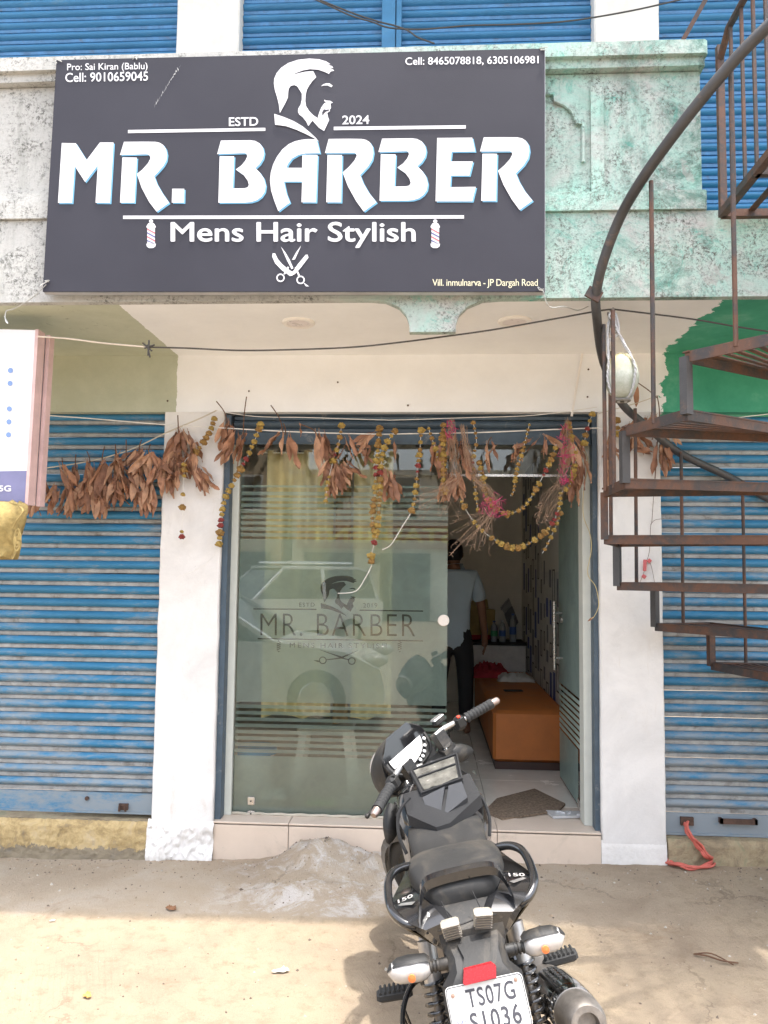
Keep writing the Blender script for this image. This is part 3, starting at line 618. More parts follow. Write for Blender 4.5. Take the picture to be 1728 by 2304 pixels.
for k in range(16):
    t = k / 15; x = 347 + 55 * t; y = 242 - 88 * t; w = 0.8 + (2.6 * (t - .5) * 2 if t > .5 else 0.6)
    mb.add([sp_(x + random.uniform(-w, w), y + random.uniform(-4, 4)), sp_(x + random.uniform(0, w) + 1, y - 4), sp_(x + 2 + random.uniform(-w, w), y - 9)], [(0, 1, 2)])
wbuild(mb, 'scuff_mark', m_scr, SG)
# ================================================================== white board at the left edge, and the jute cloth under it
Y5 = 3.75
m_vinyl = M('white_vinyl', (0.72, 0.71, 0.74), 0.5, 0, 0.04, 5); m_band = M('slate_blue_band', (0.17, 0.17, 0.30), 0.5, 0, 0.12, 8)
m_pinkf = M('faded_pink_frame', (0.58, 0.40, 0.38), 0.6, 0, 0.15, 10); m_dotb = M('dusty_blue_dot', (0.17, 0.27, 0.50), 0.5)
T5 = thing('shop_board', tuple(P(40, 1130, Y5)), 'white board with blue dots and slate band hanging at the left edge', 'board')
def p5(px, py, l=0.0): return P(px, py, Y5 - l)
mb = MB(); q = [p5(*S(-140, 708)), p5(*S(77, 713)), p5(*S(54, 1086)), p5(*S(-160, 1094))]
mb.add(q + [v + Vector((0, 0.13, 0)) for v in q], [(0,1,2,3),(7,6,5,4),(0,4,5,1),(1,5,6,2),(2,6,7,3),(3,7,4,0)]); wbuild(mb, 'board', m_vinyl, T5)
mb = MB(); a = p5(*S(80, 712)); c = p5(*S(57, 1090))
mb.bar(a + Vector((0.002, .03, 0)), c + Vector((0.002, .03, 0)), 0.016, 0.07, (0, 1, 0)); wbuild(mb, 'side_frame', m_pinkf, T5)
mb = MB(); mb.bar(a + Vector((0.012, .115, 0)), c + Vector((0.012, .115, 0)), 0.02, 0.05, (0, 1, 0)); wbuild(mb, 'side_frame', m_pinkf, T5)
flat([S(-120, 1020), S(58, 1017), S(54, 1086), S(-120, 1090)], 'colour_band', m_band, p5, T5, 0.003)
for k, y in enumerate((800, 828, 855, 883, 911, 939)):
    x = 22.5 - (y - 800) * 0.03; r = 5.6
    flat([S(x + r*math.cos(i*.45), y + r*math.sin(i*.45)) for i in range(14)], 'dot', m_dotb if k != 2 else m_print, p5, T5, 0.003)
wbuild(text_mb('5G', (-3, 1092, 25, 1106), lambda x, y: p5(x, y, 0.005), 0.03), 'lettering', m_print, T5)
m_jute = M('jute_sackcloth', (0.46, 0.34, 0.13), 0.95, 0, 0.25, 40, 0.9, 300)
J = thing('jute_sack', tuple(P(20, 1250, 3.72)), 'rolled golden jute sacking tied below the white board at the left edge', 'sack')
mb = MB(); rings = []
for k in range(15):
    t = k / 14; py = 1128 + 126 * t; xl = -150; xr = 57 - 22 * t * t + 4 * math.sin(t * 9) - (14 if k == 0 else 0)
    L = P(S(xl, py)[0], py, 3.72); Rr = P(xr, py, 3.72); dep = (0.03 + 0.05 * math.sin(min(1, t * 1.3) * math.pi * .9))
    ring = []
    for i in range(20):
        a = 2 * math.pi * i / 20; cx = (L.x + Rr.x) / 2; hw = (Rr.x - L.x) / 2
        ring.append((cx + hw * math.copysign(abs(math.cos(a)) ** .45, math.cos(a)) , 3.72 + dep * math.sin(a) + 0.012 * math.sin(i * 3 + k * .8), L.z + 0.01 * math.sin(i * 2.2 + k)))
    rings.append(ring)
mb.loft(rings); wbuild(mb, 'sack_roll', m_jute, J, 70)
mb = MB()
for r in (0.035, 0.024, 0.013):
    mb.tube([P(40, 1215, 3.655) + Vector((r * 0.45 * math.cos(a*.5), -.004, r * 1.5 * math.sin(a*.5))) for a in range(13)], 0.004, 5)
mb.tube(smoothline([P(44, 1140, 3.65), P(52, 1150, 3.63), P(38, 1170, 3.63), P(30, 1185, 3.64)], 5), 0.005, 5)
wbuild(mb, 'fold_edge', m_jute, J)
# ================================================================== shop interior
XR = 1.03; FZ = 0.25
m_floor = M('cream_floor_tile', (0.70, 0.67, 0.60), 0.22, 0, 0.06, 4)
m_inwall = M('grey_cream_wall', (0.76, 0.74, 0.68), 0.85, 0, 0.08, 3)
m_ceil = M('interior_ceiling', (0.74, 0.73, 0.70), 0.9, 0, 0.04)
m_browntile = M('brown_wall_tile', (0.48, 0.42, 0.35), 0.4, 0, 0.25, 9)
mb = MB(); mb.box(-2.05, XR + .1, 5.05, 9.2, 0.10, FZ - 0.008); wbuild(mb, 'interior_floor', m_grout, B); fl = B.children[-1]
me_t = MB().obox((0, 0, 0), (0.597, 0.597, 0.010), None, 0.0015).mesh('tile', m_floor)
for i in range(5):
    for j in range(7): link('tile', me_t, fl, loc=(-1.74 + i * 0.6 - B.location.x, 5.352 + j * 0.6 - B.location.y, FZ - 0.004))
mb = MB(); mb.box(-1.22, 0.955, 4.779, 5.051, 0.10, FZ - 0.001); wbuild(mb, 'sill_floor', m_tile, B)
mb = MB(); mb.box(XR, XR + .12, 4.86, 9.2, 0.1, 2.95); wbuild(mb, 'interior_side_wall', m_inwall, B); rw = B.children[-1]
mb = MB(); mb.box(-2.2, -2.05, 4.86, 9.2, 0.1, 2.95); wbuild(mb, 'interior_side_wall', m_browntile, B)
mb = MB(); mb.box(-2.2, XR + .1, 9.0, 9.2, 0.1, 2.95); wbuild(mb, 'interior_back_wall', m_inwall, B)
mb = MB(); mb.box(-2.2, XR + .1, 4.9, 9.2, 2.80, 2.95); wbuild(mb, 'interior_ceiling', m_ceil, B)
# patterned paper on the side wall: blue blocks and black outlined frames
m_pblu = M('paper_blue', (0.05, 0.09, 0.30), 0.6); m_pblk = M('paper_black', (0.03, 0.03, 0.035), 0.6); m_pgry = M('paper_grey', (0.20, 0.21, 0.24), 0.6); m_pwh = M('paper_white', (0.66, 0.65, 0.62), 0.7)
mb = MB(); mb.box(XR - 0.004, XR - 0.001, 4.87, 8.9, FZ, 1.70); mb.box(XR - 0.004, XR - 0.001, 7.4, 8.9, 1.70, 2.80); mb.box(XR - 0.004, XR - 0.001, 4.87, 5.1, 1.70, 2.80)
mb.v = [tuple(Vector(v) - Vector(B.location)) for v in mb.v]; mb.build('wallpaper', m_pwh, rw)
rnd = random.Random(3); pats = {0: MB(), 1: MB(), 2: MB()}
y = 4.9
while y < 8.85:
    z = FZ + rnd.uniform(0, .12)
    while z < (2.7 if y > 7.4 or y < 5.05 else 1.62):
        h = rnd.uniform(0.10, 0.30); w = rnd.uniform(0.06, 0.13); k = rnd.choice((0, 1, 1, 2))
        if k == 1:
            t = 0.012
            for a0, a1, b0, b1 in ((y, y+w, z, z+t), (y, y+w, z+h-t, z+h), (y, y+t, z+t, z+h-t), (y+w-t, y+w, z+t, z+h-t)): pats[1].box(XR - .0065, XR - .0045, a0, a1, b0, b1)
        else: pats[k].box(XR - .0065, XR - .0045, y, y + w, z, z + h)
        z += h + rnd.uniform(0.06, 0.20)
    y += 0.19
for k, mt in ((0, m_pblu), (1, m_pblk), (2, m_pgry)):
    pats[k].v = [tuple(Vector(v) - Vector(B.location)) for v in pats[k].v]; pats[k].build('paper_pattern', mt, rw, kind='stuff')
# bench
m_orange = M('burnt_orange_leatherette', (0.46, 0.145, 0.032), 0.55, 0, 0.12, 7, 0.1, 120); m_base = M('dark_bench_base', (0.05, 0.025, 0.02), 0.5)
bn = thing('padded_bench', (0.78, 7.2, FZ), 'long burnt orange leatherette bench along the patterned wall inside the doorway', 'bench')
mb = MB(); mb.obox((0.745, 7.15, 0.49), (0.55, 2.40, 0.37), None, 0.022); wbuild(mb, 'seat', m_orange, bn, 40)
mb = MB(); mb.box(0.485, 1.015, 5.965, 8.33, FZ, 0.305); wbuild(mb, 'base', m_base, bn)
# cloths and phone lying on the bench
def cloth(name, cx, cy, cz, sx, sy, h, mat, label, cat, seed):
    mb = MB(); n = 22; vs = []
    for j in range(n + 1):
        for i in range(n + 1):
            u, v = i / n * 2 - 1, j / n * 2 - 1; e = max(0, 1 - max(abs(u), abs(v)) ** 3)
            w = Vector((u * 2.3 + seed, v * 2.3, seed)); z = h * e * (0.35 + 0.65 * abs(pnoise(w)) + 0.5 * abs(pnoise(w * 2.6)))
            vs.append((u * sx * (1 + .2 * pnoise(w + Vector((3, 1, 2)))), v * sy * (1 + .25 * pnoise(w + Vector((1, 7, 2)))), z + 0.002))
    mb.add(vs, [(j*(n+1)+i, j*(n+1)+i+1, (j+1)*(n+1)+i+1, (j+1)*(n+1)+i) for j in range(n) for i in range(n)])
    o = mb.build(name, mat, None, 60, label=label, cat=cat); o.location = (cx, cy, cz); return o
m_redc = M('red_cloth', (0.34, 0.02, 0.03), 0.9, 0, 0.15); m_whc = M('white_towel', (0.62, 0.60, 0.56), 0.95, 0, 0.1)
cloth('red_cloth', 0.60, 8.02, 0.675, 0.19, 0.26, 0.15, m_redc, 'crumpled red cloth lying on the far end of the orange bench', 'cloth', 2)
cloth('white_towel', 0.82, 7.68, 0.675, 0.17, 0.16, 0.09, m_whc, 'crumpled white towel lying on the orange bench', 'towel', 9)
mb = MB(); mb.obox((0, 0, 0.005), (0.16, 0.075, 0.009), Matrix.Rotation(0.1, 3, 'Z'), 0.002); o = mb.build('mobile_phone', m_dark, None, None, label='dark mobile phone lying flat on the orange bench', cat='phone'); o.location = (0.72, 6.95, 0.676)
# cabinet, bottles and things behind it
m_cab = M('grey_white_laminate', (0.62, 0.61, 0.59), 0.5); cb = thing('side_cabinet', (0.72, 8.72, FZ), 'low grey white cabinet against the back wall behind the bench', 'cabinet')
mb = MB(); mb.box(0.42, 1.01, 8.46, 8.98, FZ, 0.93); wbuild(mb, 'carcass', m_cab, cb)
mb = MB(); mb.box(0.40, 1.02, 8.44, 8.99, 0.932, 0.955); wbuild(mb, 'top', m_dark, cb)
mb = MB(); mb.box(0.435, 0.71, 8.448, 8.459, FZ + .03, 0.91); wbuild(mb, 'door', m_cab, cb); mb = MB(); mb.box(0.72, 0.995, 8.448, 8.459, FZ + .03, 0.91); wbuild(mb, 'door', m_cab, cb)
m_pet = M('clear_bottle_plastic', (0.30, 0.33, 0.36), 0.12, 0, 0.05, spec=0.9); m_capb = M('blue_label', (0.05, 0.12, 0.35), 0.4); m_green = M('green_label', (0.05, 0.28, 0.13), 0.4)
for k, (bx, by, hgt, lab, lm) in enumerate(((0.585, 8.60, 0.26, 'clear bottle with blue label beside the hand of the standing person', m_capb), (0.69, 8.62, 0.22, 'small clear bottle with green label second along the cabinet top', m_green), (0.775, 8.60, 0.23, 'clear bottle with blue label third along the cabinet top', m_capb), (0.89, 8.62, 0.30, 'tallest clear bottle at the wall end of the cabinet top', m_capb))):
    b_ = thing('water_bottle', (bx, by, 0.956), lab, 'bottle', 'bottles on the cabinet')
    s_ = hgt / 0.26; mb = MB(); mb.lathe([(0.0, 0), (0.033, 0), (0.036, .01), (0.036, .17*s_), (0.030, .20*s_), (0.013, .235*s_), (0.013, .245*s_)], 14); mb.build('bottle_body', m_pet, b_, 50)
    mb = MB(); mb.lathe([(0.0365, .07*s_), (0.0368, .07*s_), (0.0368, .14*s_), (0.0365, .14*s_)], 14); mb.build('label_band', lm, b_, 50)
    mb = MB(); mb.lathe([(0.015, .245*s_), (0.015, .262*s_), (0, .263*s_)], 12); mb.build('cap', m_capb if k % 2 else m_print, b_, 50)
m_yel = M('mustard_box', (0.40, 0.30, 0.12), 0.8, 0, 0.15); bx_ = thing('cardboard_display', (0.52, 8.9, 0.956), 'mustard yellow card display standing on the cabinet beside the person', 'display')
mb = MB(); mb.obox((0.53, 8.86, 1.13), (0.36, 0.10, 0.34), Matrix.Rotation(0.06, 3, 'Y'), 0.006); wbuild(mb, 'panel', m_yel, bx_)
mb = MB(); mb.obox((0.49, 8.84, 1.33), (0.30, 0.08, 0.10), Matrix.Rotation(-0.15, 3, 'Y'), 0.006); wbuild(mb, 'header', m_yel, bx_)
mb = MB(); mb.obox((0.53, 8.80, 0.985), (0.40, 0.05, 0.05), None, 0.004); wbuild(mb, 'tray', m_redc, bx_)
# clipper shaped cut-out on the back wall
m_clip = M('clipper_grey', (0.13, 0.13, 0.14), 0.5); m_cliplt = M('clipper_light_grey', (0.30, 0.30, 0.30), 0.5)
ck = thing('clipper_cutout', tuple(P(1148, 1385, 8.97)), 'grey cut-out of a hair clipper leaning on the back wall above the bottles', 'sign')
def cp(px, py): return (1000 + px / 4.74, 1200 + py / 4.74)
body = [(640, 860), (720, 770), (745, 830), (790, 950), (760, 985), (690, 1000), (660, 930)]
mb = MB(); mb.prism([cp(*p) for p in body], lambda x, y: P(x, y, 8.93), (0, 0.03, 0)); wbuild(mb, 'clipper_body', m_clip, ck)
mb = MB(); mb.prism([cp(*p) for p in [(600, 790), (690, 690), (718, 765), (640, 855)]], lambda x, y: P(x, y, 8.93), (0, 0.03, 0)); wbuild(mb, 'blade_plate', m_cliplt, ck)
for k in range(7):
    x0 = 598 + k * 13; y0 = 785 - k * 15; mb = MB(); mb.prism([cp(*p) for p in [(x0, y0), (x0 + 6, y0 - 7), (x0 + 12, y0 + 32), (x0 + 6, y0 + 38)]], lambda x, y: P(x, y, 8.92), (0, 0.008, 0)); wbuild(mb, 'tooth', m_clip, ck)
# doormat and bracket plate on the threshold
m_mat = M('woven_brown_mat', (0.22, 0.16, 0.11), 0.98, 0, 0.55, 60, 1.0, 180)
q = [G(*p, FZ + .002) for p in (S(1062, 1760), S(1072, 1735), S(1150, 1705), S(1222, 1732), S(1205, 1752), S(1090, 1772))]
q = [G(1090, 1828, FZ + .003), G(1118, 1800, FZ + .003), G(1203, 1778, FZ + .003), G(1272, 1812, FZ + .003), G(1258, 1827, FZ + .003), G(1130, 1847, FZ + .003)]
mb = MB(); mb.add([v for v in q] + [v + Vector((0, 0, .012)) for v in q], [tuple(range(5, -1, -1)), tuple(range(6, 12))] + [(i, (i+1) % 6, 6+(i+1) % 6, 6+i) for i in range(6)])
o = mb.build('doormat', m_mat, None, None, label='woven brown doormat lying on the tiled threshold in the doorway', cat='mat')
m_plate = M('scuffed_white_metal', (0.62, 0.63, 0.64), 0.4, 0.3, 0.1, 20)
q = [G(*p, FZ + .003) for p in ((1228, 1828), (1304, 1830), (1318, 1840), (1245, 1842))]
mb = MB(); mb.add(q + [v + Vector((0, 0, .014)) for v in q], [(3,2,1,0),(4,5,6,7),(0,1,5,4),(1,2,6,5),(2,3,7,6),(3,0,4,7)])
for k in range(7):
    c = q[0].lerp(q[2], 0.25 + k * .08) + Vector((random.uniform(-.02, .03), random.uniform(-.02, .02), .016)); mb.obox(c, (0.02, 0.014, 0.012), Matrix.Rotation(k, 3, 'Z'))
mb.build('floor_plate', m_plate, None, None, label='scuffed white metal plate with mortar crumbs at the foot of the open glass door', cat='plate')
# ================================================================== shopfront glass
def glass_mat(name, tint, ior=1.6):
    m = bpy.data.materials.new(name); m.use_nodes = True; nt = m.node_tree; nt.nodes.clear()
    o = nt.nodes.new('ShaderNodeOutputMaterial'); mx = nt.nodes.new('ShaderNodeMixShader'); tr_ = nt.nodes.new('ShaderNodeBsdfTransparent'); gl = nt.nodes.new('ShaderNodeBsdfGlossy'); fr = nt.nodes.new('ShaderNodeFresnel')
    tr_.inputs[0].default_value = (*tint, 1); gl.inputs['Roughness'].default_value = 0.0; fr.inputs[0].default_value = ior
    nt.links.new(fr.outputs[0], mx.inputs[0]); nt.links.new(tr_.outputs[0], mx.inputs[1]); nt.links.new(gl.outputs[0], mx.inputs[2]); nt.links.new(mx.outputs[0], o.inputs[0]); return m
m_glass = glass_mat('green_tinted_glass', (0.945, 0.975, 0.96)); m_door = glass_mat('door_glass', (0.90, 0.965, 0.94))
def film_mat(name, col, opac, rough=0.5):
    m = bpy.data.materials.new(name); m.use_nodes = True; nt = m.node_tree; nt.nodes.clear()
    o = nt.nodes.new('ShaderNodeOutputMaterial'); mx = nt.nodes.new('ShaderNodeMixShader'); tr_ = nt.nodes.new('ShaderNodeBsdfTransparent'); ad = nt.nodes.new('ShaderNodeMixShader')
    df = nt.nodes.new('ShaderNodeBsdfDiffuse'); tl_ = nt.nodes.new('ShaderNodeBsdfTranslucent'); pos = objco(nt, obj=False)
    n = noise(nt, 3.5, 7, 0.7, pos, 0.6); c = ramp(nt, n.outputs[0], [(0.3, tuple(v * .85 for v in col)), (0.7, tuple(min(1, v * 1.1) for v in col))]).outputs[0]
    nt.links.new(c, df.inputs[0]); nt.links.new(c, tl_.inputs[0]); tr_.inputs[0].default_value = (0.90, 0.95, 0.92, 1)
    ad.inputs[0].default_value = 0.2; nt.links.new(df.outputs[0], ad.inputs[1]); nt.links.new(tl_.outputs[0], ad.inputs[2])
    nt.links.new(ramp(nt, noise(nt, 7, 8, .8, pos, .8).outputs[0], [(0.3, (opac * .9,) * 3), (0.6, (opac,) * 3), (0.72, (opac * 0.88,) * 3)]).outputs[0], mx.inputs[0])
    nt.links.new(tr_.outputs[0], mx.inputs[1]); nt.links.new(ad.outputs[0], mx.inputs[2]); nt.links.new(mx.outputs[0], o.inputs[0]); return m
m_film = film_mat('frosted_film', (0.70, 0.83, 0.75), 0.55)
YG = 4.70; XGL, XGR = -1.149, P(1007, 1400, YG).x
ZB = P(700, 1822, YG).z; ZT = 2.599
GP = thing('glass_panel', (XGL, YG, ZB), 'fixed green glass shopfront panel with frosted film stripes and a barber emblem', 'glass panel')
mb = MB(); mb.box(XGL, XGR, YG, YG + 0.010, 0.2565, ZT); wbuild(mb, 'pane', m_glass, GP)
def fz(py): return P(760, py, YG).z
def film(z0, z1, name='film_strip'):
    mb = MB(); a, c = XGL + .004, XGR - .003; mb.add([(a, YG + .0125, z0), (c, YG + .0125, z0), (c, YG + .0125, z1), (a, YG + .0125, z1)], [(0, 1, 2, 3)]); return wbuild(mb, name, m_film, GP)
film(fz(1584), fz(1214), 'film_panel'); film(0.262, fz(1706), 'film_panel')
for k in range(8):
    y0 = 1214 - 5.5 - k * 13.4; film(fz(y0), fz(y0 - 7.9))
for k in range(8):
    y0 = 1584 + 6.5 + k * 14.4; film(fz(y0 + 8.0), fz(y0))
film(fz(1097), fz(1092))
m_cut = film_mat('clear_cut_brown', (0.10, 0.075, 0.05), 0.72)
def gp(px, py, l=0.0): return P(px, py, YG + 0.0118)
def g6(p): return (500 + p[0] / 3.19, 1250 + p[1] / 3.19)
for s, bb, off, sl, spc in (('MR. BARBER', (586, 1380, 934, 1430), -0.012, 0.006, 1.12), ('ESTD', (673, 1356, 708, 1365), 0.0, 0.0, 1.2), ('.2019', (813, 1357, 849, 1367), 0.0, 0.0, 1.1), ('MENS HAIR STYLISH', (652, 1446, 870, 1457), 0.0, 0.008, 1.35)):
    wbuild(text_mb(s, bb, gp, off, sl, spc), 'lettering', m_cut, GP)
for q in ((570, 1370, 712, 1371, 2.6), (809, 1373, 952, 1375, 2.8), (580, 1437, 952, 1442, 2.6)): flat(strip(*q), 'rule_line', m_cut, gp, GP)
def gh(p): return (721 + (p[0] - 200) * .347 / 3.19, 1295 + (p[1] - 120) * .287 / 3.19)
for g, nm in ((HEAD, 'head_emblem'), (COLLAR, 'emblem_collar'), (BROW, 'emblem_brow')): flat([gh(p) for p in g], nm, m_cut, gp, GP)
mb = MB()
for g in ([(680,670),(860,725),(850,735)], [(995,672),(850,728),(862,738)], [(745,745),(860,728),(865,738),(750,752)], [(850,728),(915,745),(910,752),(850,738)], [(655,752),(690,752),(700,765),(680,762)]): mb.add([gp(*g6(p)) for p in g], [tuple(range(len(g)))])
for cx, cy in ((722, 752), (930, 757)): add_ring(mb, lambda x, y: gp(*g6((x, y))), cx, cy, 20, 28)
wbuild(mb, 'scissors_emblem', m_cut, GP)
for cx in (405, 1273):
    mb = MB()
    for k in range(4): mb.add([gp(*g6(p)) for p in ((cx-14, 632+k*14), (cx+14, 620+k*14), (cx+14, 628+k*14), (cx-14, 640+k*14))], [(0,1,2,3)])
    mb.add([gp(*g6(p)) for p in ((cx-10, 618), (cx, 606), (cx+10, 618))], [(0,1,2)]); mb.add([gp(*g6(p)) for p in ((cx-10, 684), (cx, 694), (cx+10, 684))], [(2,1,0)])
    wbuild(mb, 'barber_pole_emblem', m_cut, GP)
m_steel = M('brushed_steel', (0.62, 0.60, 0.57), 0.28, 0.9, 0.08, 30)
for px, py, w, h in ((565, 1802, .042, .045), (565, 1830, .042, .030), (588, 1001, .05, .03), (944, 1001, .05, .03)):
    c = P(px, py, YG - .004); mb = MB(); mb.obox((c.x, c.y, c.z), (w, 0.012, h), None, 0.003); cl = wbuild(mb, 'clamp', m_steel if py > 1500 else m_dark, GP)
    mb = MB(); mb.lathe([(0.005, 0), (0.005, .004), (0, .004)], 8, (c.x, c.y - .006, c.z), Matrix.Rotation(math.pi/2, 3, 'X')); mb.v = [tuple(Vector(v) - Vector(GP.location)) for v in mb.v]; mb.build('screw', m_dark, cl)
c = P(998, 1396, YG - .006); mb = MB(); mb.lathe([(0, -.004), (.034, -.004), (.034, .006), (.031, .009), (0, .009)], 24, (c.x, c.y, c.z), Matrix.Rotation(math.pi/2, 3, 'X')); wbuild(mb, 'lock_disc', M('cream_lock', (0.66, 0.60, 0.54), .35), GP, 40)
mb = MB(); m_seal = M('dirty_silicone', (0.46, 0.42, 0.34), 0.7, 0, .2); mb.tube([(XGL + (XGR - XGL) * k / 30, YG - .006, 0.262 + .003 * math.sin(k * 2.1)) for k in range(31)], 0.008, 6); wbuild(mb, 'seal', m_seal, GP)
# transom over the doorway
TP = thing('transom_glass', (XGR, YG, 2.2), 'narrow glass transom pane above the open doorway behind the marigold swags', 'glass panel')
mb = MB(); mb.box(XGR + .006, 0.884, YG, YG + .010, P(1150, 1068, YG).z, ZT); wbuild(mb, 'pane', m_glass, TP)
mb = MB(); z = P(1150, 1068, YG).z; mb.box(XGR + .006, 0.884, YG - .004, YG + .014, z - .012, z + .002); wbuild(mb, 'edge_trim', m_steel, TP)
# open glass door, swung inwards
DR = thing('glass_door', (0.905, 4.85, FZ), 'open green glass door swung inwards with a steel bar handle', 'door')
xd = 0.925; y0, y1 = 4.88, 5.74; zt = z - .02
mb = MB(); mb.box(xd - .006, xd + .006, y0, y1, FZ + .012, zt); wbuild(mb, 'pane', m_door, DR)
for s in (-1, 1):
    mb = MB(); xb = xd + s * 0.062
    mb.tube([(xb, 5.60, 1.02), (xb, 5.60, 1.49)], 0.0125, 12)
    for zz in (1.10, 1.41): mb.tube([(xd + s * .006, 5.60, zz), (xb, 5.60, zz)], 0.008, 8)
    wbuild(mb, 'handle', m_steel, DR, 40)
mb = MB(); mb.tube([(xd - .02, 5.60, 1.365), (xd + .02, 5.60, 1.365)], 0.022, 14); wbuild(mb, 'lock', m_steel, DR, 40)
for zz in (FZ + .035, zt - .03): mb = MB(); mb.box(xd - .014, xd + .014, y0 - .005, y0 + .15, zz - .03, zz + .03); wbuild(mb, 'patch_fitting', m_steel, DR)
mfd = m_film
for k in range(8): mb = MB(); mb.box(xd - .0075, xd - .0068, y0 + .02 , y1 - .004, 0.615 + k * .038, 0.639 + k * .038); wbuild(mb, 'film_strip', bpy.data.materials['frosted_film'], DR)
mb = MB(); mb.add([(xd - .0068, y0 + .004, .92), (xd - .0068, y1 - .004, .92), (xd - .0068, y1 - .004, zt - .06), (xd - .0068, y0 + .004, zt - .06)], [(0, 1, 2, 3)]); wbuild(mb, 'film_panel', film_mat('door_film', (.62, .80, .73), .48), DR)
mb = MB(); mb.add([(xd - .0068, y0 + .16, .27), (xd - .0068, y1 - .004, .27), (xd - .0068, y1 - .004, .60), (xd - .0068, y0 + .16, .60)], [(0, 1, 2, 3)]); wbuild(mb, 'film_panel', bpy.data.materials['door_film'], DR)
# ---- things seen through the glass
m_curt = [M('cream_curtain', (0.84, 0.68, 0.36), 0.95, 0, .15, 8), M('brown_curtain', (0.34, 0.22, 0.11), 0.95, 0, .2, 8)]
YQ = 4.81
def curtain(x0, x1, z0, z1, mats, label, seed):
    t = thing('curtain', ((x0 + x1) / 2, YQ, z0), label, 'curtain', 'curtains behind the shopfront glass'); n = int((x1 - x0) / 0.008); rows = 6; mb = MB(); vs = []
    for j in range(rows + 1):
        for i in range(n + 1):
            x = x0 + (x1 - x0) * i / n; a = x * 52 + seed + .5 * math.sin(x * 9); vs.append((x, YQ + .026 * math.sin(a) + .012 * math.sin(a * .37 + j * .2), z0 + (z1 - z0) * j / rows + (.012 * math.sin(a * .5) if j == 0 else 0)))
    mb.add(vs, [(j*(n+1)+i, j*(n+1)+i+1, (j+1)*(n+1)+i+1, (j+1)*(n+1)+i) for j in range(rows) for i in range(n)]); wbuild(mb, 'cloth', mats, t, 80)
    mb = MB(); mb.tube([(x0 - .03, YQ, z1 - .01), (x1 + .03, YQ, z1 - .01)], .010, 8); wbuild(mb, 'rod', m_steel, t)
zc = P(700, 1612, YQ).z
curtain(P(594, 1400, YQ).x, P(745, 1400, YQ).x, zc, 2.42, m_curt[0], 'cream curtain behind the left half of the frosted glass', 0)
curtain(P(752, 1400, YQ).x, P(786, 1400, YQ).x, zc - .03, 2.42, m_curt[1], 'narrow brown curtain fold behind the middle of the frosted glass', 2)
curtain(P(792, 1400, YQ).x, P(882, 1400, YQ).x, zc, 2.42, m_curt[0], 'cream curtain behind the right half of the frosted glass', 5)
bk = thing('plastic_bucket', (P(570, 1700, 4.95).x, 4.95, FZ), 'white plastic bucket with blue lid seen behind the frosted glass', 'bucket')
mb = MB(); mb.lathe([(0, 0), (.105, 0), (.135, .30), (.140, .30), (.140, .315), (.13, .315)], 24); mb.build('tub', M('white_plastic', (.66, .68, .70), .4), bk, 50)
mb = MB(); mb.lathe([(.146, .305), (.146, .335), (.13, .345), (0, .35)], 24); mb.build('lid', M('sky_blue_plastic', (.10, .36, .62), .4), bk, 50)
mb = MB(); mb.tube([(-.14, -.02, .30), (-.13, -.10, .22), (0, -.145, .17), (.13, -.10, .22), (.14, -.02, .30)], .004, 6); mb.build('handle', m_steel, bk)
st = thing('white_stool', (P(735, 1700, 5.3).x, 5.3, FZ), 'white stool with splayed flat legs seen between the film stripes', 'stool'); m_wp = M('white_stool_plastic', (.66, .62, .54), .5)
for sx in (-1, 1):
    for sy in (-1, 1):
        mb = MB(); mb.bar((sx * .19, sy * .14, 0), (sx * .14, sy * .11, .40), .05, .022, (0, 1, 0)); mb.build('leg', m_wp, st)
mb = MB(); mb.obox((0, 0, .415), (.36, .30, .03), None, .008); mb.build('seat', m_wp, st)
mb = MB()
for k in range(7):
    c = P(590 + k * 7, 1795 - (k % 3) * 5, 4.85); a = random.uniform(0, 3); r = .035; mb.add([c + Vector((-r, 0, -.02)), c + Vector((r * .6, .01, -.03 + .02 * math.sin(a))), c + Vector((r, .015, .03)), c + Vector((-r * .4, .01, .02 + .02 * math.cos(a)))], [(0, 1, 2, 3)])
mb.build('paper_scrap', M('white_tissue', (.70, .72, .72), .9), None, None, label='torn white tissue lying inside the foot of the glass', cat='paper', kind=None)
bm_ = thing('broom', tuple(P(760, 1805, 4.83)), 'broom with green grip lying along the floor inside the glass', 'broom')
mb = MB(); mb.tube([P(690, 1806, 4.82), P(752, 1807, 4.82)], .016, 10); wbuild(mb, 'grip', M('leaf_green_plastic', (.12, .52, .12), .5), bm_)
mb = MB(); mb.tube([P(752, 1807, 4.82), P(860, 1810, 4.83)], .010, 8); wbuild(mb, 'stick', m_print, bm_)
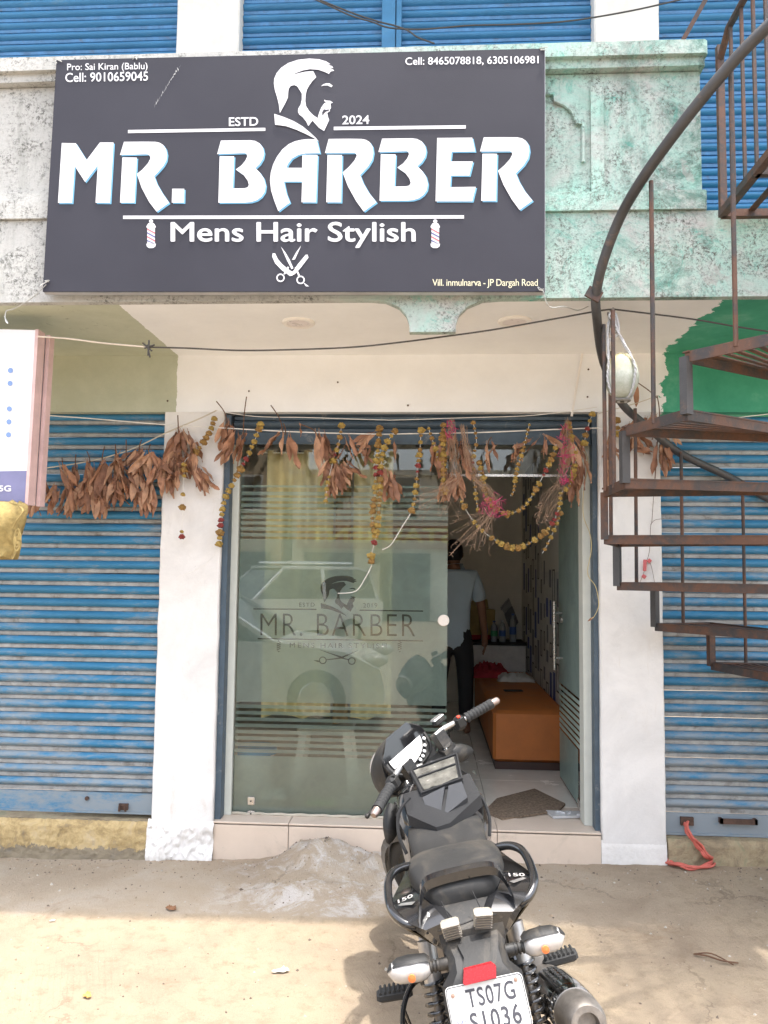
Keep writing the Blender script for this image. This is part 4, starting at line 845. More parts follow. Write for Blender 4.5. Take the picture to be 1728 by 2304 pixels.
# ================================================================== person standing inside, back turned
def skin(name, verts, edges, mats, root=0, lv=2):
    me = bpy.data.meshes.new(name); me.from_pydata([v[0] for v in verts], edges, []); o = bpy.data.objects.new(name, me); COL.objects.link(o)
    mo = o.modifiers.new('s', 'SKIN'); mo.use_smooth_shade = True
    for i, v in enumerate(verts):
        r = v[1] if isinstance(v[1], tuple) else (v[1], v[1]); me.skin_vertices[0].data[i].radius = r; me.skin_vertices[0].data[i].use_root = (i == root)
    sb = o.modifiers.new('u', 'SUBSURF'); sb.levels = lv; sb.render_levels = lv
    bpy.context.view_layer.update(); out = bpy.data.meshes.new_from_object(o.evaluated_get(bpy.context.evaluated_depsgraph_get())); bpy.data.objects.remove(o); out.materials.clear()
    for q in (mats if isinstance(mats, list) else [mats]): out.materials.append(q)
    out.name = name; return out
m_skin = M('brown_skin', (0.20, 0.095, 0.055), .5, 0, .06); m_tee = M('pale_blue_grey_tshirt', (.42, .52, .60), .9, 0, .06, 6, .1, 20); m_trou = M('black_trousers', (.016, .016, .018), .85); m_hair = M('black_hair', (.008, .008, .009), .6, 0, .2, 60)
pp = P(1020, 1400, 7.25); PE = thing('person', (pp.x, 7.25, FZ), 'person in pale blue grey T-shirt and black trousers standing inside with back turned', 'person')
V = [((0,0,.92),(.115,.075)), ((0,-.01,1.10),(.105,.07)), ((0,0,1.28),(.13,.08)), ((0,.01,1.42),(.10,.075)), ((0,.02,1.50),.055), ((0,.045,1.58),(.070,.08)), ((0,.05,1.655),(.072,.088)),
     ((.19,.0,1.40),.060), ((.255,.01,1.12),.044), ((.285,.07,.88),.032), ((.29,.09,.83),(.030,.02)), ((.29,.10,.79),(.034,.018)),
     ((-.19,.0,1.40),.060), ((-.25,.06,1.13),.044), ((-.20,.28,1.05),.032), ((-.19,.33,1.05),(.03,.02)), ((-.18,.37,1.05),(.034,.018)),
     ((.095,0,.84),.092), ((.11,-.01,.48),.060), ((.115,.03,.08),.042), ((.125,-.10,.035),.036), ((-.095,0,.84),.092), ((-.12,.0,.48),.060), ((-.13,.03,.08),.042), ((-.14,-.10,.035),.036)]
V = [((a[0], -a[1] if False else a[1], a[2]), r) for a, r in V]
E_ = [(0,1),(1,2),(2,3),(3,4),(4,5),(5,6),(2,7),(7,8),(8,9),(9,10),(10,11),(2,12),(12,13),(13,14),(14,15),(15,16),(0,17),(17,18),(18,19),(19,20),(0,21),(21,22),(22,23),(23,24)]
for hb, sx in ((11, 1), (16, -1)):                       # four fingers and a thumb on each hand
    bx0, by0, bz0 = V[hb][0]
    for k in range(4):
        o_ = (k - 1.5) * .017; ln = (.062, .072, .068, .052)[k]; i0 = len(V)
        if sx == 1: V += [((bx0 + .002, by0 + o_, bz0 - .03), .009), ((bx0 - .004, by0 + o_, bz0 - .03 - ln * .5), .0085), ((bx0 - .018, by0 + o_, bz0 - .03 - ln), .0075)]
        else: V += [((bx0, by0 + .03, bz0 + o_), .009), ((bx0 + .004, by0 + .03 + ln * .5, bz0 + o_), .0085), ((bx0 + .016, by0 + .03 + ln, bz0 + o_), .0075)]
        E_ += [(hb, i0), (i0, i0+1), (i0+1, i0+2)]
    i0 = len(V); tb = hb - 1; q = V[tb][0]
    if sx == 1: V += [((q[0] - .01, q[1] + .035, q[2] - .03), .010), ((q[0] - .02, q[1] + .045, q[2] - .065), .008)]
    else: V += [((q[0] + .01, q[1] + .03, q[2] + .035), .010), ((q[0] + .02, q[1] + .06, q[2] + .045), .008)]
    E_ += [(tb, i0), (i0, i0+1)]
link('body', skin('body', V, E_, m_skin), PE)
Vt = [((0,0,.70),(.172,.122)), ((0,0,.86),(.168,.118)), ((0,-.01,1.08),(.158,.108)), ((0,0,1.28),(.178,.118)), ((0,.01,1.425),(.135,.095)), ((0,.015,1.515),(.085,.075)), ((.185,.0,1.395),.080), ((.245,.005,1.16),.070), ((-.185,.0,1.395),.080), ((-.245,.03,1.17),.070)]
link('tshirt', skin('tshirt', Vt, [(0,1),(1,2),(2,3),(3,4),(4,5),(3,6),(6,7),(3,8),(8,9)], m_tee), PE)
Vr = [((0,0,1.02),(.150,.100)), ((0,0,.86),(.155,.11)), ((.098,0,.78),.103), ((.112,-.01,.48),.078), ((.117,.025,.085),.064), ((-.098,0,.78),.103), ((-.122,0,.48),.078), ((-.132,.025,.085),.064)]
link('trousers', skin('trousers', Vr, [(0,1),(1,2),(2,3),(3,4),(1,5),(5,6),(6,7)], m_trou), PE)
mb = MB(); rings = []
for i in range(1, 10):
    t = math.pi * i / 10; rings.append([(.088 * math.sin(t) * math.cos(a * .2618) * (1 + .06 * pnoise((i * .9, a * .7, 0))), .045 + .105 * math.sin(t) * math.sin(a * .2618) * (1 + .06 * pnoise((i * .8, a * .8, 4))) - (.012 if i > 4 else 0), 1.628 - .118 * math.cos(t) if True else 0) for a in range(24)])
rings = [[(x, min(y, .045 + .10 - .0 if z > 1.66 else .075), z) for x, y, z in r] for r in rings]
mb.loft(rings); mb.build('hair', m_hair, PE, 60)
mb = MB()
for s in (-1, 1): mb.sphere((s * .082, .055, 1.60), .022, 8, 6, (.5, .8, 1.3))
mb.build('ears', m_skin, PE, 60)
# ================================================================== dried garlands across the shopfront
YA = 4.50
rl = random.Random(11)
def leaf_mesh(k):
    r = random.Random(k); n = 8; mb = MB(); vs = []; curl = r.uniform(.1, .55) * r.choice((1, 1, -1)); fold = r.uniform(.25, 1.0); wob = r.uniform(.02, .07); tw = r.uniform(-.8, .8)
    for i in range(n + 1):
        t = i / n; w = .125 * math.sin(math.pi * min(1, t * .93 + .05)) ** .8 * (1 if t < .97 else .3)
        cy = curl * t * t * .35; a = tw * t
        for s in (-1, -.5, 0, .5, 1):
            lx = s * w; ly = abs(s) * w * fold + wob * math.sin(t * 11 + s * 2 + k) * abs(s)
            vs.append((lx * math.cos(a) - ly * math.sin(a), lx * math.sin(a) + ly * math.cos(a) + cy, -t))
    mb.add(vs, [(i*5+j, i*5+j+1, (i+1)*5+j+1, (i+1)*5+j) for i in range(n) for j in range(4)])
    mb.tube([(0, 0, .12), (0, .0, 0)], .010, 4)
    return mb.mesh('leaf', m_leafs[k % len(m_leafs)], 70)
m_leafs = [M('dried_leaf_russet', (.34, .17, .10), .75, 0, .3, 25, .3, 90), M('dried_leaf_tan', (.43, .245, .15), .75, 0, .3, 25, .3, 90), M('dried_leaf_dark', (.25, .125, .078), .75, 0, .3, 25, .3, 90)]
LEAF = [leaf_mesh(k) for k in range(9)]
m_twig = M('brown_twig', (.11, .055, .03), .8); m_twine = M('pale_twine', (.50, .45, .36), .85); m_thread = M('white_thread', (.70, .68, .64), .8)
def put_leaf(par, p, ang, length, yaw=None):
    """p: stalk end; ang: sideways swing from hanging straight down (radians)"""
    R_ = Matrix.Rotation(ang, 4, 'Y') @ Matrix.Rotation(rl.uniform(-.3, .3), 4, 'X') @ Matrix.Rotation(rl.uniform(0, 6.28) if yaw is None else yaw, 4, 'Z')
    Mx = Matrix.Translation(Vector(p) - Vector(par.location)) @ R_ @ Matrix.Scale(length, 4)
    return link('leaf', rl.choice(LEAF), par, mat=Mx)
def bunch(par, px, py, n, spread, len_px, swing=0.0, y=None, twig=None, sx=10, sy=8):
    y = YA if y is None else y; sc_ = y / F_PX
    for k in range(n):
        p = P(px + rl.uniform(-sx, sx), py + rl.uniform(-sy, sy), y + rl.uniform(-.035, .03))
        put_leaf(par, p, swing + rl.uniform(-spread, spread), len_px * rl.uniform(.75, 1.15) * sc_)
    if twig:
        mb = MB(); mb.tube(smoothline([P(*twig, y), P(px + (twig[0] - px) * .3, (py + twig[1]) / 2, y - .01), P(px, py + 6, y)], 5), .0032, 5); wbuild(mb, 'twig', m_twig, par)
def k3(x, y): return (x * .5208, 640 + y * .5208)
def k4(x, y): return (864 + x * .5208, 640 + y * .5208)
def r5(x, y): return (500 + x / 3.19, 960 + y / 3.19)
def line(par, pts, r, mat, name='string', y=None, per=6):
    y = YA if y is None else y; mb = MB(); mb.tube(smoothline([P(*p, y) for p in pts], per), r, 5); return wbuild(mb, name, mat, par)
# left garland of russet mango leaves
GL = thing('leaf_garland', tuple(P(250, 1060, YA)), 'thick garland of dried russet mango leaves strung across the left blue shutter', 'garland')
line(GL, [k3(150, 800), k3(380, 765), k3(560, 715), k3(720, 640), k3(850, 585), k3(935, 545)], .004, m_twine)
for (x, y, n, sp_a, ln, sw, tw) in ((165, 800, 5, .5, 62, .1, (178, 745)), (180, 860, 6, .5, 64, 0, None), (165, 930, 4, .5, 46, .1, None), (270, 790, 5, .5, 60, .0, (268, 750)), (240, 880, 7, .5, 56, .2, None), (300, 860, 7, .45, 66, 0, None), (325, 780, 4, .3, 70, 0, (328, 735)), (300, 930, 5, .4, 40, .1, None),
        (390, 770, 6, .35, 78, -.05, (375, 720)), (440, 770, 6, .3, 84, 0, (452, 700)), (385, 850, 9, .35, 76, .05, None), (430, 860, 8, .4, 72, -.1, None), (470, 850, 5, .5, 58, -.3, None), (500, 740, 6, .35, 86, -.05, (498, 690)), (510, 830, 9, .35, 72, 0, None), (545, 780, 6, .5, 62, -.3, (545, 670)),
        (600, 720, 9, .8, 58, .2, (612, 670)), (640, 735, 9, .8, 60, 0, (650, 690)), (600, 800, 9, .5, 66, 0, None), (640, 860, 12, .35, 70, -.05, None), (680, 780, 8, .8, 56, -.4, None), (605, 880, 7, .3, 60, .05, None), (700, 760, 7, .9, 54, -.4, None), (720, 790, 6, .6, 54, -.2, None), (750, 760, 7, .7, 58, -.3, None),
        (770, 640, 7, .5, 58, .1, (768, 565)), (800, 640, 7, .6, 56, -.1, None), (760, 690, 7, .5, 60, .1, None), (830, 690, 6, .5, 54, -.4, None), (790, 730, 6, .5, 54, 0, None), (835, 780, 9, .35, 60, -.3, None), (860, 800, 6, .3, 56, -.45, None), (730, 820, 5, .4, 56, -.1, None)):
    bunch(GL, *k3(x, y), n, sp_a, ln, sw, None, k3(*tw) if tw else None)
# garland over the shopfront
GS = thing('leaf_garland', tuple(P(900, 980, YA)), 'sparse string of dried mango leaf sprigs across the top of the shopfront', 'garland')
line(GS, [k3(935, 545), k3(1100, 570), k3(1325, 575), k3(1640, 585), k4(80, 585), k4(380, 575), k4(650, 565), k4(920, 530)], .0022, m_thread)
line(GS, [k3(150, 562), k3(400, 580), k3(700, 605), k3(960, 620), k3(1300, 638), k3(1640, 647), k4(100, 645), k4(400, 640), k4(700, 628), k4(935, 620)], .0036, m_thread)
for (x, y, n, sp_a, ln, sw, tw) in ((985, 600, 6, .3, 58, .1, (935, 505)), (1010, 640, 5, .35, 66, .3, None), (1050, 650, 3, .2, 66, .25, (1065, 485)), (985, 720, 4, .5, 42, .3, None), (1225, 640, 2, .15, 70, .6, (1170, 522)), (1235, 640, 3, .12, 74, -.1, (1225, 600)), (1275, 600, 1, .1, 40, -.1, None), (1375, 650, 3, .15, 70, .05, (1300, 605)), (1395, 650, 4, .2, 76, -.3, None), (1500, 660, 3, .5, 48, -.2, None), (1480, 690, 2, .4, 46, .5, None),
        (1430, 770, 8, .4, 50, .1, None), (1460, 790, 14, .4, 56, -.1, None), (1490, 770, 6, .5, 46, -.6, None), (1450, 830, 8, .3, 48, 0, None), (1610, 640, 3, .4, 50, .9, None), (1560, 690, 2, .3, 48, -.9, None), (1600, 690, 2, .4, 50, .3, None)):
    bunch(GS, *k3(x, y), n, sp_a, ln, sw, None, k3(*tw) if tw else None)
for (x, y, n, sp_a, ln, sw, tw) in ((35, 690, 2, .2, 36, -.15, None), (10, 800, 6, .3, 56, -.1, None), (30, 830, 9, .3, 60, -.15, None), (-20, 780, 4, .4, 50, -.2, None), (225, 690, 4, .25, 62, -.1, None), (240, 740, 4, .25, 50, 0, None), (300, 660, 6, .35, 60, -.1, None), (330, 690, 7, .35, 66, -.2, None), (280, 830, 9, .35, 60, .15, None), (310, 820, 9, .35, 58, -.1, None), (350, 740, 6, .4, 52, -.2, None), (450, 680, 2, .2, 56, -.25, (465, 660)), (425, 770, 3, .4, 26, -.6, None), (475, 690, 1, .1, 40, .6, None),
        (575, 690, 4, .35, 38, .1, None), (590, 690, 2, .3, 40, .6, None), (650, 680, 2, .2, 48, .9, None), (690, 670, 3, .25, 42, -.1, None), (700, 650, 2, .3, 52, -.9, None), (795, 690, 3, .1, 66, .05, None), (815, 660, 4, .4, 40, -.4, None), (830, 780, 5, .25, 58, .05, None), (850, 760, 5, .25, 66, -.05, None), (820, 850, 5, .2, 58, 0, None), (835, 700, 3, .4, 50, 0, None), (780, 610, 4, .4, 30, .2, None)):
    bunch(GS, *k4(x, y), n, sp_a, ln, sw, None, k4(*tw) if tw else None)
GR_ = thing('leaf_garland', tuple(P(1440, 1000, YA)), 'dried leaf sprigs strung round the right pillar behind the spiral stair', 'garland')
line(GR_, [k4(920, 560), k4(1100, 510), k4(1180, 480)], .0022, m_twine); line(GR_, [k4(935, 620), k4(1100, 612), k4(1300, 600), k4(1659, 560)], .0030, m_thread); line(GR_, [k4(1180, 480), k4(1190, 560), k4(1180, 700), k4(1170, 850)], .003, m_twig)
for (x, y, n, sp_a, ln, sw, tw) in ((970, 690, 4, .6, 44, -.3, None), (975, 760, 5, .25, 58, 0, None), (1000, 640, 3, .5, 40, .5, None), (1010, 720, 3, .5, 38, -.6, None), (1060, 600, 7, .9, 40, .2, None), (1100, 640, 7, .8, 44, 0, None), (1130, 590, 6, .9, 40, -.3, None), (1085, 705, 3, .3, 46, -1.2, None), (1165, 580, 5, .8, 44, .2, None), (1200, 590, 4, .6, 40, -.4, None), (1195, 690, 6, .35, 60, -.05, None), (1215, 700, 5, .35, 56, -.4, None), (1245, 650, 3, .5, 34, -.3, None), (1205, 740, 3, .2, 52, 0, None), (1150, 560, 4, .8, 36, 0, None)):
    bunch(GR_, *k4(x, y), n, sp_a, ln, sw, None, k4(*tw) if tw else None)
mb = MB(); mb.tube(smoothline([P(*k4(1180, 490), YA), P(*k4(1140, 455), YA), P(*k4(1090, 420), YA)], 5), .003, 5); wbuild(mb, 'twig', m_twig, GR_)
put_leaf(GR_, P(*k4(1090, 425), YA - .02), -.12, .135, 0.4)
# marigold strings
m_mari = [M('dried_marigold', (.42, .28, .07), .85, 0, .35, 60, .8, 200), M('dried_marigold_brown', (.33, .19, .055), .85, 0, .35, 60, .8, 200)]; m_rose = M('dried_red_flower', (.22, .035, .03), .85, 0, .3, 60)
def flower_mesh(k, mat):
    mb = MB(); rings = []
    for i in range(1, 7):
        t = math.pi * i / 7; r0 = (.55 + .55 * (i / 7)) * math.sin(t) ** .7
        rings.append([(r0 * (1 + .42 * math.sin(a * 2.4 + k * 1.7 + i * 2.1)) * math.cos(a * .6283), r0 * (1 + .42 * math.sin(a * 3.1 + 2 * k + i * 1.3)) * math.sin(a * .6283), -.75 * math.cos(t) + .12 * math.sin(a * 2.2 + k)) for a in range(10)])
    mb.loft(rings); return mb.mesh('flower', mat, 35)
FLO = [flower_mesh(k, m_mari[k % 2]) for k in range(5)]; FRED = flower_mesh(9, m_rose)
rf = random.Random(5)
def marigold(pts, label, step=19, rad=10, reds=(), gaps=(), y=None, tail=None):
    y = (YA - .02) if y is None else y
    w = smoothline([P(*p, y) for p in pts], 8); t = thing('marigold_string', tuple(w[0]), label, 'garland', 'dried marigold strings over the shopfront')
    mb = MB(); mb.tube(w, .0016, 4); wbuild(mb, 'string', m_thread, t)
    px = F_PX / y; L = [0]
    for a, b_ in zip(w, w[1:]): L.append(L[-1] + (b_ - a).length)
    d = rad / px * .6; tot = L[-1]
    while d < tot:
        i = max(j for j in range(len(L)) if L[j] <= d); f = (d - L[i]) / max(1e-6, L[i+1] - L[i]) if i + 1 < len(L) else 0
        p = w[i].lerp(w[min(i+1, len(w)-1)], f); u = d / tot; tang = (w[min(i+1, len(w)-1)] - w[i]).normalized()
        if not any(a < u < b_ for a, b_ in gaps):
            red = any(abs(u - q) < .035 for q in reds); s_ = rad / px * rf.uniform(.5, 1.12) * (.85 if red else 1)
            Rm = tang.to_track_quat('Z', 'X').to_matrix().to_4x4() @ Matrix.Rotation(rf.uniform(0, 6), 4, 'Z') @ Matrix.Rotation(rf.uniform(-.35, .35), 4, 'X')
            link('flower', FRED if red else rf.choice(FLO), t, mat=Matrix.Translation(p - Vector(t.location)) @ Rm @ Matrix.Scale(s_, 4))
        d += step / px * rf.uniform(.8, 1.2)
    if tail: mb = MB(); mb.tube(smoothline([w[-1]] + [P(*q, y) for q in tail], 6), .0026, 5); wbuild(mb, 'loose_thread', m_thread, t)
    return t
marigold([(484, 937), (471, 973), (443, 1015), (417, 1036), (414, 1072), (411, 1127), (410, 1171), (409, 1200), (410, 1221)], 'broken marigold string dangling down the white left pillar', 14, 8.5, (.97,), ((.36, .42), (.52, .63), (.66, .74), (.78, .88)))
marigold([(588, 950), (570, 999), (552, 1036), (526, 1083), (513, 1106), (503, 1135), (497, 1171), (495, 1200), (492, 1231)], 'marigold string slanting down to the left edge of the glass panel', 13.5, 9.5, (.31, .82), (), None, None)
marigold([(769, 952), (763, 994), (750, 1036), (737, 1088), (734, 1114), (732, 1135)], 'short marigold string through the leaf clump in the middle of the glass panel', 14, 8.5, (.42,), ((.5, .6),))
marigold([(854, 958), (851, 1005), (846, 1057), (844, 1109), (838, 1161), (844, 1208), (842, 1223), (836, 1249), (836, 1273)], 'longest marigold string hanging over the glass panel ending in loose white threads', 13.5, 9.5, (.30, .34, .84), ((.86, .92),), None, [(822, 1300), (800, 1330), (760, 1335)])
marigold([(892, 965), (865, 1007), (857, 1051), (854, 1117), (851, 1167), (847, 1208)], 'marigold string slanting in to join the longest string over the glass', 14.5, 9, (.42,), (), YA - .035)
marigold([(948, 963), (945, 1010), (940, 1054), (936, 1095), (931, 1132), (925, 1154)], 'marigold string near the right edge of the glass panel with a white thread tail', 14.5, 8.5, (.45, .52), (), None, [(905, 1185), (880, 1225), (860, 1237)])
marigold([(963, 960), (976, 999), (992, 1041)], 'short marigold string just left of the thick straw bunch', 13, 8)
marigold([(998, 950), (997, 1005), (998, 1083), (1002, 1112)], 'dense marigold string behind the top of the thick straw bunch', 11, 10)
marigold([(1064, 947), (1072, 994), (1064, 1036), (1070, 1109), (1076, 1150)], 'thin marigold string at the left end of the upper swag', 13, 6.5, (.45,))
marigold([(1077, 1036), (1088, 1083), (1098, 1124), (1119, 1148), (1145, 1156), (1176, 1143), (1192, 1124), (1210, 1093), (1229, 1057), (1244, 1025), (1252, 999)], 'upper marigold swag looping across the doorway', 13, 8.5, (.8,), ((.72, .78),), YA - .03)
marigold([(1036, 1124), (1057, 1161), (1083, 1192), (1114, 1215), (1145, 1231), (1171, 1231), (1203, 1215), (1229, 1195), (1249, 1166), (1260, 1135), (1262, 1109), (1281, 1093), (1294, 1046), (1296, 1005)], 'lower marigold swag looping deepest across the doorway', 13, 8.5, (.62,), ((.05, .12), (.2, .24)), YA - .04)
marigold([(1192, 952), (1176, 1015), (1163, 1057), (1156, 1104), (1148, 1116)], 'thin marigold string inside the upper swag of the doorway', 10, 6.5)
marigold([(1278, 947), (1284, 975), (1288, 1000)], 'stub of marigolds beside the pink straw strand', 11, 9)
marigold([(1335, 926), (1322, 963), (1312, 1008)], 'marigold string tied at the left edge of the right pillar', 16, 9, (.5,))
marigold([(1262, 1150), (1248, 1190), (1230, 1228), (1220, 1245)], 'tail of marigolds dangling below the lower swag at its right', 15, 7.5)
marigold([(1387, 940), (1390, 962), (1389, 985)], 'small marigold stub in front of the right pillar behind the stair rods', 15, 9)
# straw bunches
m_straw = M('dry_straw', (.38, .25, .17), .8, 0, .3, 40); m_pink = M('magenta_thread', (.50, .04, .15), .7)
def straw(pts, ends, n, label, pink=None):
    t = thing('straw_bunch', tuple(P(*pts[0], YA)), label, 'straw bunch', 'dried paddy straw bunches'); rr = random.Random(n); mb = MB()
    for k in range(n):
        e = (rr.uniform(ends[0], ends[2]), rr.uniform(ends[1], ends[3])); w = [P(p[0] + rr.gauss(0, 4 + 3 * i_), p[1] + rr.uniform(-8, 8), YA - .035 + rr.uniform(-.03, .02)) for i_, p in enumerate(pts)]
        w.append(P(*e, YA - .045 + rr.uniform(-.05, .04))); c = smoothline(w, 4); mb.tube(c, .0007, 3, False)
        tip = c[-1]; dr = (c[-1] - c[-3]).normalized()
        for q in range(3): mb.tube([tip - dr * .015 * q, tip - dr * .015 * q + Vector((rr.uniform(-.018, .018), rr.uniform(-.01, .01), rr.uniform(-.022, .006)))], .0009, 3, False)
    wbuild(mb, 'stalks', m_straw, t, kind='stuff')
    if pink:
        mb = MB()
        for k in range(pink[4]):
            a = P(rr.uniform(pink[0], pink[2]), rr.uniform(pink[1], pink[3]), YA - .06 + rr.uniform(-.02, .02)); mb.tube(smoothline([a + Vector((rr.uniform(-.03, .03), rr.uniform(-.02, .02), rr.uniform(-.03, .03))) for _ in range(3)], 3), .0016, 3, False)
        wbuild(mb, 'pink_threads', m_pink, t, kind='stuff')
straw([(1016, 945), (1014, 1000), (1025, 1060), (1010, 1090)], (930, 1095, 1040, 1170), 30, 'thick straw bunch fanning left over the edge of the glass panel', (1010, 950, 1024, 990, 14))
straw([(1040, 960), (1062, 1060), (1100, 1110), (1108, 1140)], (1012, 1158, 1112, 1250), 40, 'straw bunch with magenta threads hanging inside the swags', (1088, 1115, 1136, 1160, 34))
straw([(1278, 945), (1270, 1030), (1262, 1080), (1250, 1110)], (1200, 1140, 1245, 1178), 24, 'straw strand bound with pink hanging at the right of the doorway', (1262, 950, 1282, 1090, 40))
# ================================================================== cables, gourd and charm
m_cable = M('black_cable', (.05, .045, .04), .6); m_cablew = M('cream_cable', (.55, .47, .38), .6); YC = 3.68
CB = thing('overhead_cable', tuple(P(330, 780, YC)), 'black and cream cable sagging below the balcony from the white board to the stair', 'cable')
line(CB, [S(82, 727), S(150, 732), S(220, 741), S(320, 750)], .0042, m_cablew, 'cream_length', YC); line(CB, [S(320, 750), S(400, 752), S(520, 757), S(640, 755), S(760, 750), S(860, 740), S(960, 727), S(1060, 713), S(1180, 692), S(1290, 672), S(1325, 668)], .0042, m_cable, 'black_length', YC)
line(CB, [S(1325, 668), S(1400, 677), S(1500, 690), S(1600, 707), S(1720, 725)], .0042, m_cable, 'black_length', YC)
mb = MB()
for a, b_ in (((308, 741), (328, 758)), ((322, 735), (320, 768)), ((312, 752), (334, 745)), ((318, 745), (324, 772))): mb.tube([P(*S(*a), YC - .006), P(*S(*b_), YC - .01)], .0045, 5)
wbuild(mb, 'tape_knot', m_cable, CB)
for pts, lab in (([(690, -10), (735, 10), (790, 35), (840, 50), (875, 62), (940, 66), (1000, 62), (1060, 57), (1150, 55), (1250, 50), (1330, 40), (1440, 20), (1560, -8)], 'thin black wire sagging across the top of the picture above the signboard'), ([(720, 0), (790, 28), (850, 48), (890, 58), (920, 70), (940, 84), (978, 98)], 'loose black wire end curling down above the signboard')):
    w = thing('overhead_wire', tuple(P(900, 60, 3.9)), lab, 'wire'); line(w, pts, .0045, m_cable, 'wire', 3.9)
m_gourd, nt, b = newmat('ash_gourd_skin'); pos = objco(nt, obj=False); sp = node(nt, 'ShaderNodeSeparateXYZ'); nt.links.new(pos, sp.inputs[0])
n = noise(nt, 30, 6, .7, pos); c = ramp(nt, n.outputs[0], [(.35, (.34, .37, .29)), (.62, (.50, .52, .46))]).outputs[0]
gz = P(1395, 845, YC).z; tt = math_(nt, 'ADD', math_(nt, 'MULTIPLY', math_(nt, 'SUBTRACT', sp.outputs[2], gz), 9.0), math_(nt, 'MULTIPLY', math_(nt, 'SUBTRACT', noise(nt, 9, 4, .6, pos).outputs[0], .5), 1.2), True)
nt.links.new(mixc(nt, tt, c, (.55, .46, .22)), b.inputs['Base Color']); b.inputs['Roughness'].default_value = .7
gc = P(1399, 848, YC); mb = MB(); mb.sphere(gc, 1, 24, 16, (.078, .078, .112)); mb.v = [tuple(Vector(v) + (Vector(v) - gc) * .05 * pnoise(Vector(v) * 14)) for v in mb.v]
mb.v = [tuple(Vector(v) - gc) for v in mb.v]; o = mb.build('ash_gourd', m_gourd, None, 70, label='pale ash gourd hanging in a white rope sling beside the stair', cat='gourd'); o.location = gc
SLG = thing('rope_sling', tuple(P(1378, 700, YC)), 'white twisted rope sling with knotted top holding the ash gourd', 'rope'); top = P(1378, 712, YC); m_rope = M('white_rope', (.52, .52, .52), .8, 0, .15, 80, .6, 300); m_greyrope = M('grey_frayed_cord', (.20, .19, .17), .9)
for k in range(4):
    a = k * math.pi / 2 + .5; d = Vector((math.cos(a), math.sin(a), 0)); mb = MB(); w = smoothline([top + d * .012, top + d * .03 + Vector((0, 0, -.07)), gc + d * .078 + Vector((0, 0, .055)), gc + d * .084 + Vector((0, 0, -.02)), gc + d * .060 + Vector((0, 0, -.085)), gc + d * .018 + Vector((0, 0, -.118))], 10)
    for s in (0, math.pi): mb.tube([p + Vector((math.cos(i * .9 + s), math.sin(i * .9 + s), 0)) * .003 for i, p in enumerate(w)], .0036, 5)
    wbuild(mb, 'rope_strand', m_rope, SLG)
mb = MB(); mb.tube([gc + Vector((.035 * math.cos(i * .5), .035 * math.sin(i * .5), -.112)) for i in range(13)], .006, 6, loop=True); wbuild(mb, 'bottom_ring', m_greyrope, SLG)
rr = random.Random(4)
for k in range(9):
    mb = MB(); mb.tube(smoothline([top + Vector((rr.uniform(-.02, .02), rr.uniform(-.02, .02), rr.uniform(-.01, .05))), top + Vector((rr.uniform(-.03, .03), rr.uniform(-.03, .02), rr.uniform(-.04, .03))), top + Vector((rr.uniform(-.03, .03), rr.uniform(-.02, .02), rr.uniform(-.09, -.02)))] + ([top + Vector((rr.uniform(-.03, .01), -.01, rr.uniform(-.17, -.1)))] if k % 3 == 0 else []), 4), .005, 5); wbuild(mb, 'knot_strand', m_greyrope if k % 3 else m_rope, SLG)
# conduit strip on the lintel wall, yellow wire by the door, charm on the right pillar
mb = MB(); mb.bar(P(*k4(862, 265), YW - .006), P(*k4(810, 570), YW - .006), .012, .010, (0, 1, 0)); mb.build('conduit_strip', m_trim, None, None, label='thin cream conduit strip slanting down the white wall above the doorway', cat='conduit')
yw = thing('loose_wire', tuple(P(1320, 1250, 4.62)), 'thin yellow wire with a brown leaf end hanging beside the right door jamb', 'wire')
line(yw, [k4(850, 690), k4(880, 760), k4(862, 900), k4(862, 1000), k4(890, 1080), (1330, 1240), (1322, 1290), (1340, 1320), (1347, 1360), (1338, 1385), (1330, 1392)], .0022, M('yellow_wire', (.55, .45, .22), .6), 'wire', 4.55)
put_leaf(yw, P(1336, 1388, 4.55), .9, .045)
ch = thing('thread_charm', tuple(P(1460, 1270, YW - .01)), 'red cloth charm knotted on a thread hanging on the right pillar', 'charm')
line(ch, [(1472, 1090), (1467, 1170), (1464, 1185), (1461, 1240), (1455, 1262)], .0014, m_twig, 'thread', YW - .012); line(ch, [(1464, 1180), (1474, 1170), (1494, 1167)], .0012, m_twig, 'thread', YW - .012); line(ch, [(1462, 1262), (1468, 1285), (1474, 1318)], .0012, m_twig, 'thread', YW - .012); line(ch, [(1450, 1285), (1440, 1310)], .0012, m_twig, 'thread', YW - .012)
m_charm = M('faded_red_cloth', (.55, .14, .14), .9)
for px, py, w, h, a in ((1451, 1272, .018, .065, .05), (1461, 1262, .02, .022, .7), (1449, 1297, .022, .020, .6)):
    mb = MB(); mb.obox(P(px, py, YW - .014), (w, .010, h), Matrix.Rotation(a, 3, 'Y'), .002); wbuild(mb, 'cloth_knot', m_charm, ch)
wt = thing('loose_thread', tuple(P(450, 1270, YA)), 'loose white thread drooping across the left pillar below the marigolds', 'thread'); line(wt, [(497, 1225), (470, 1262), (435, 1285), (404, 1297)], .0014, m_thread, 'thread', YA)
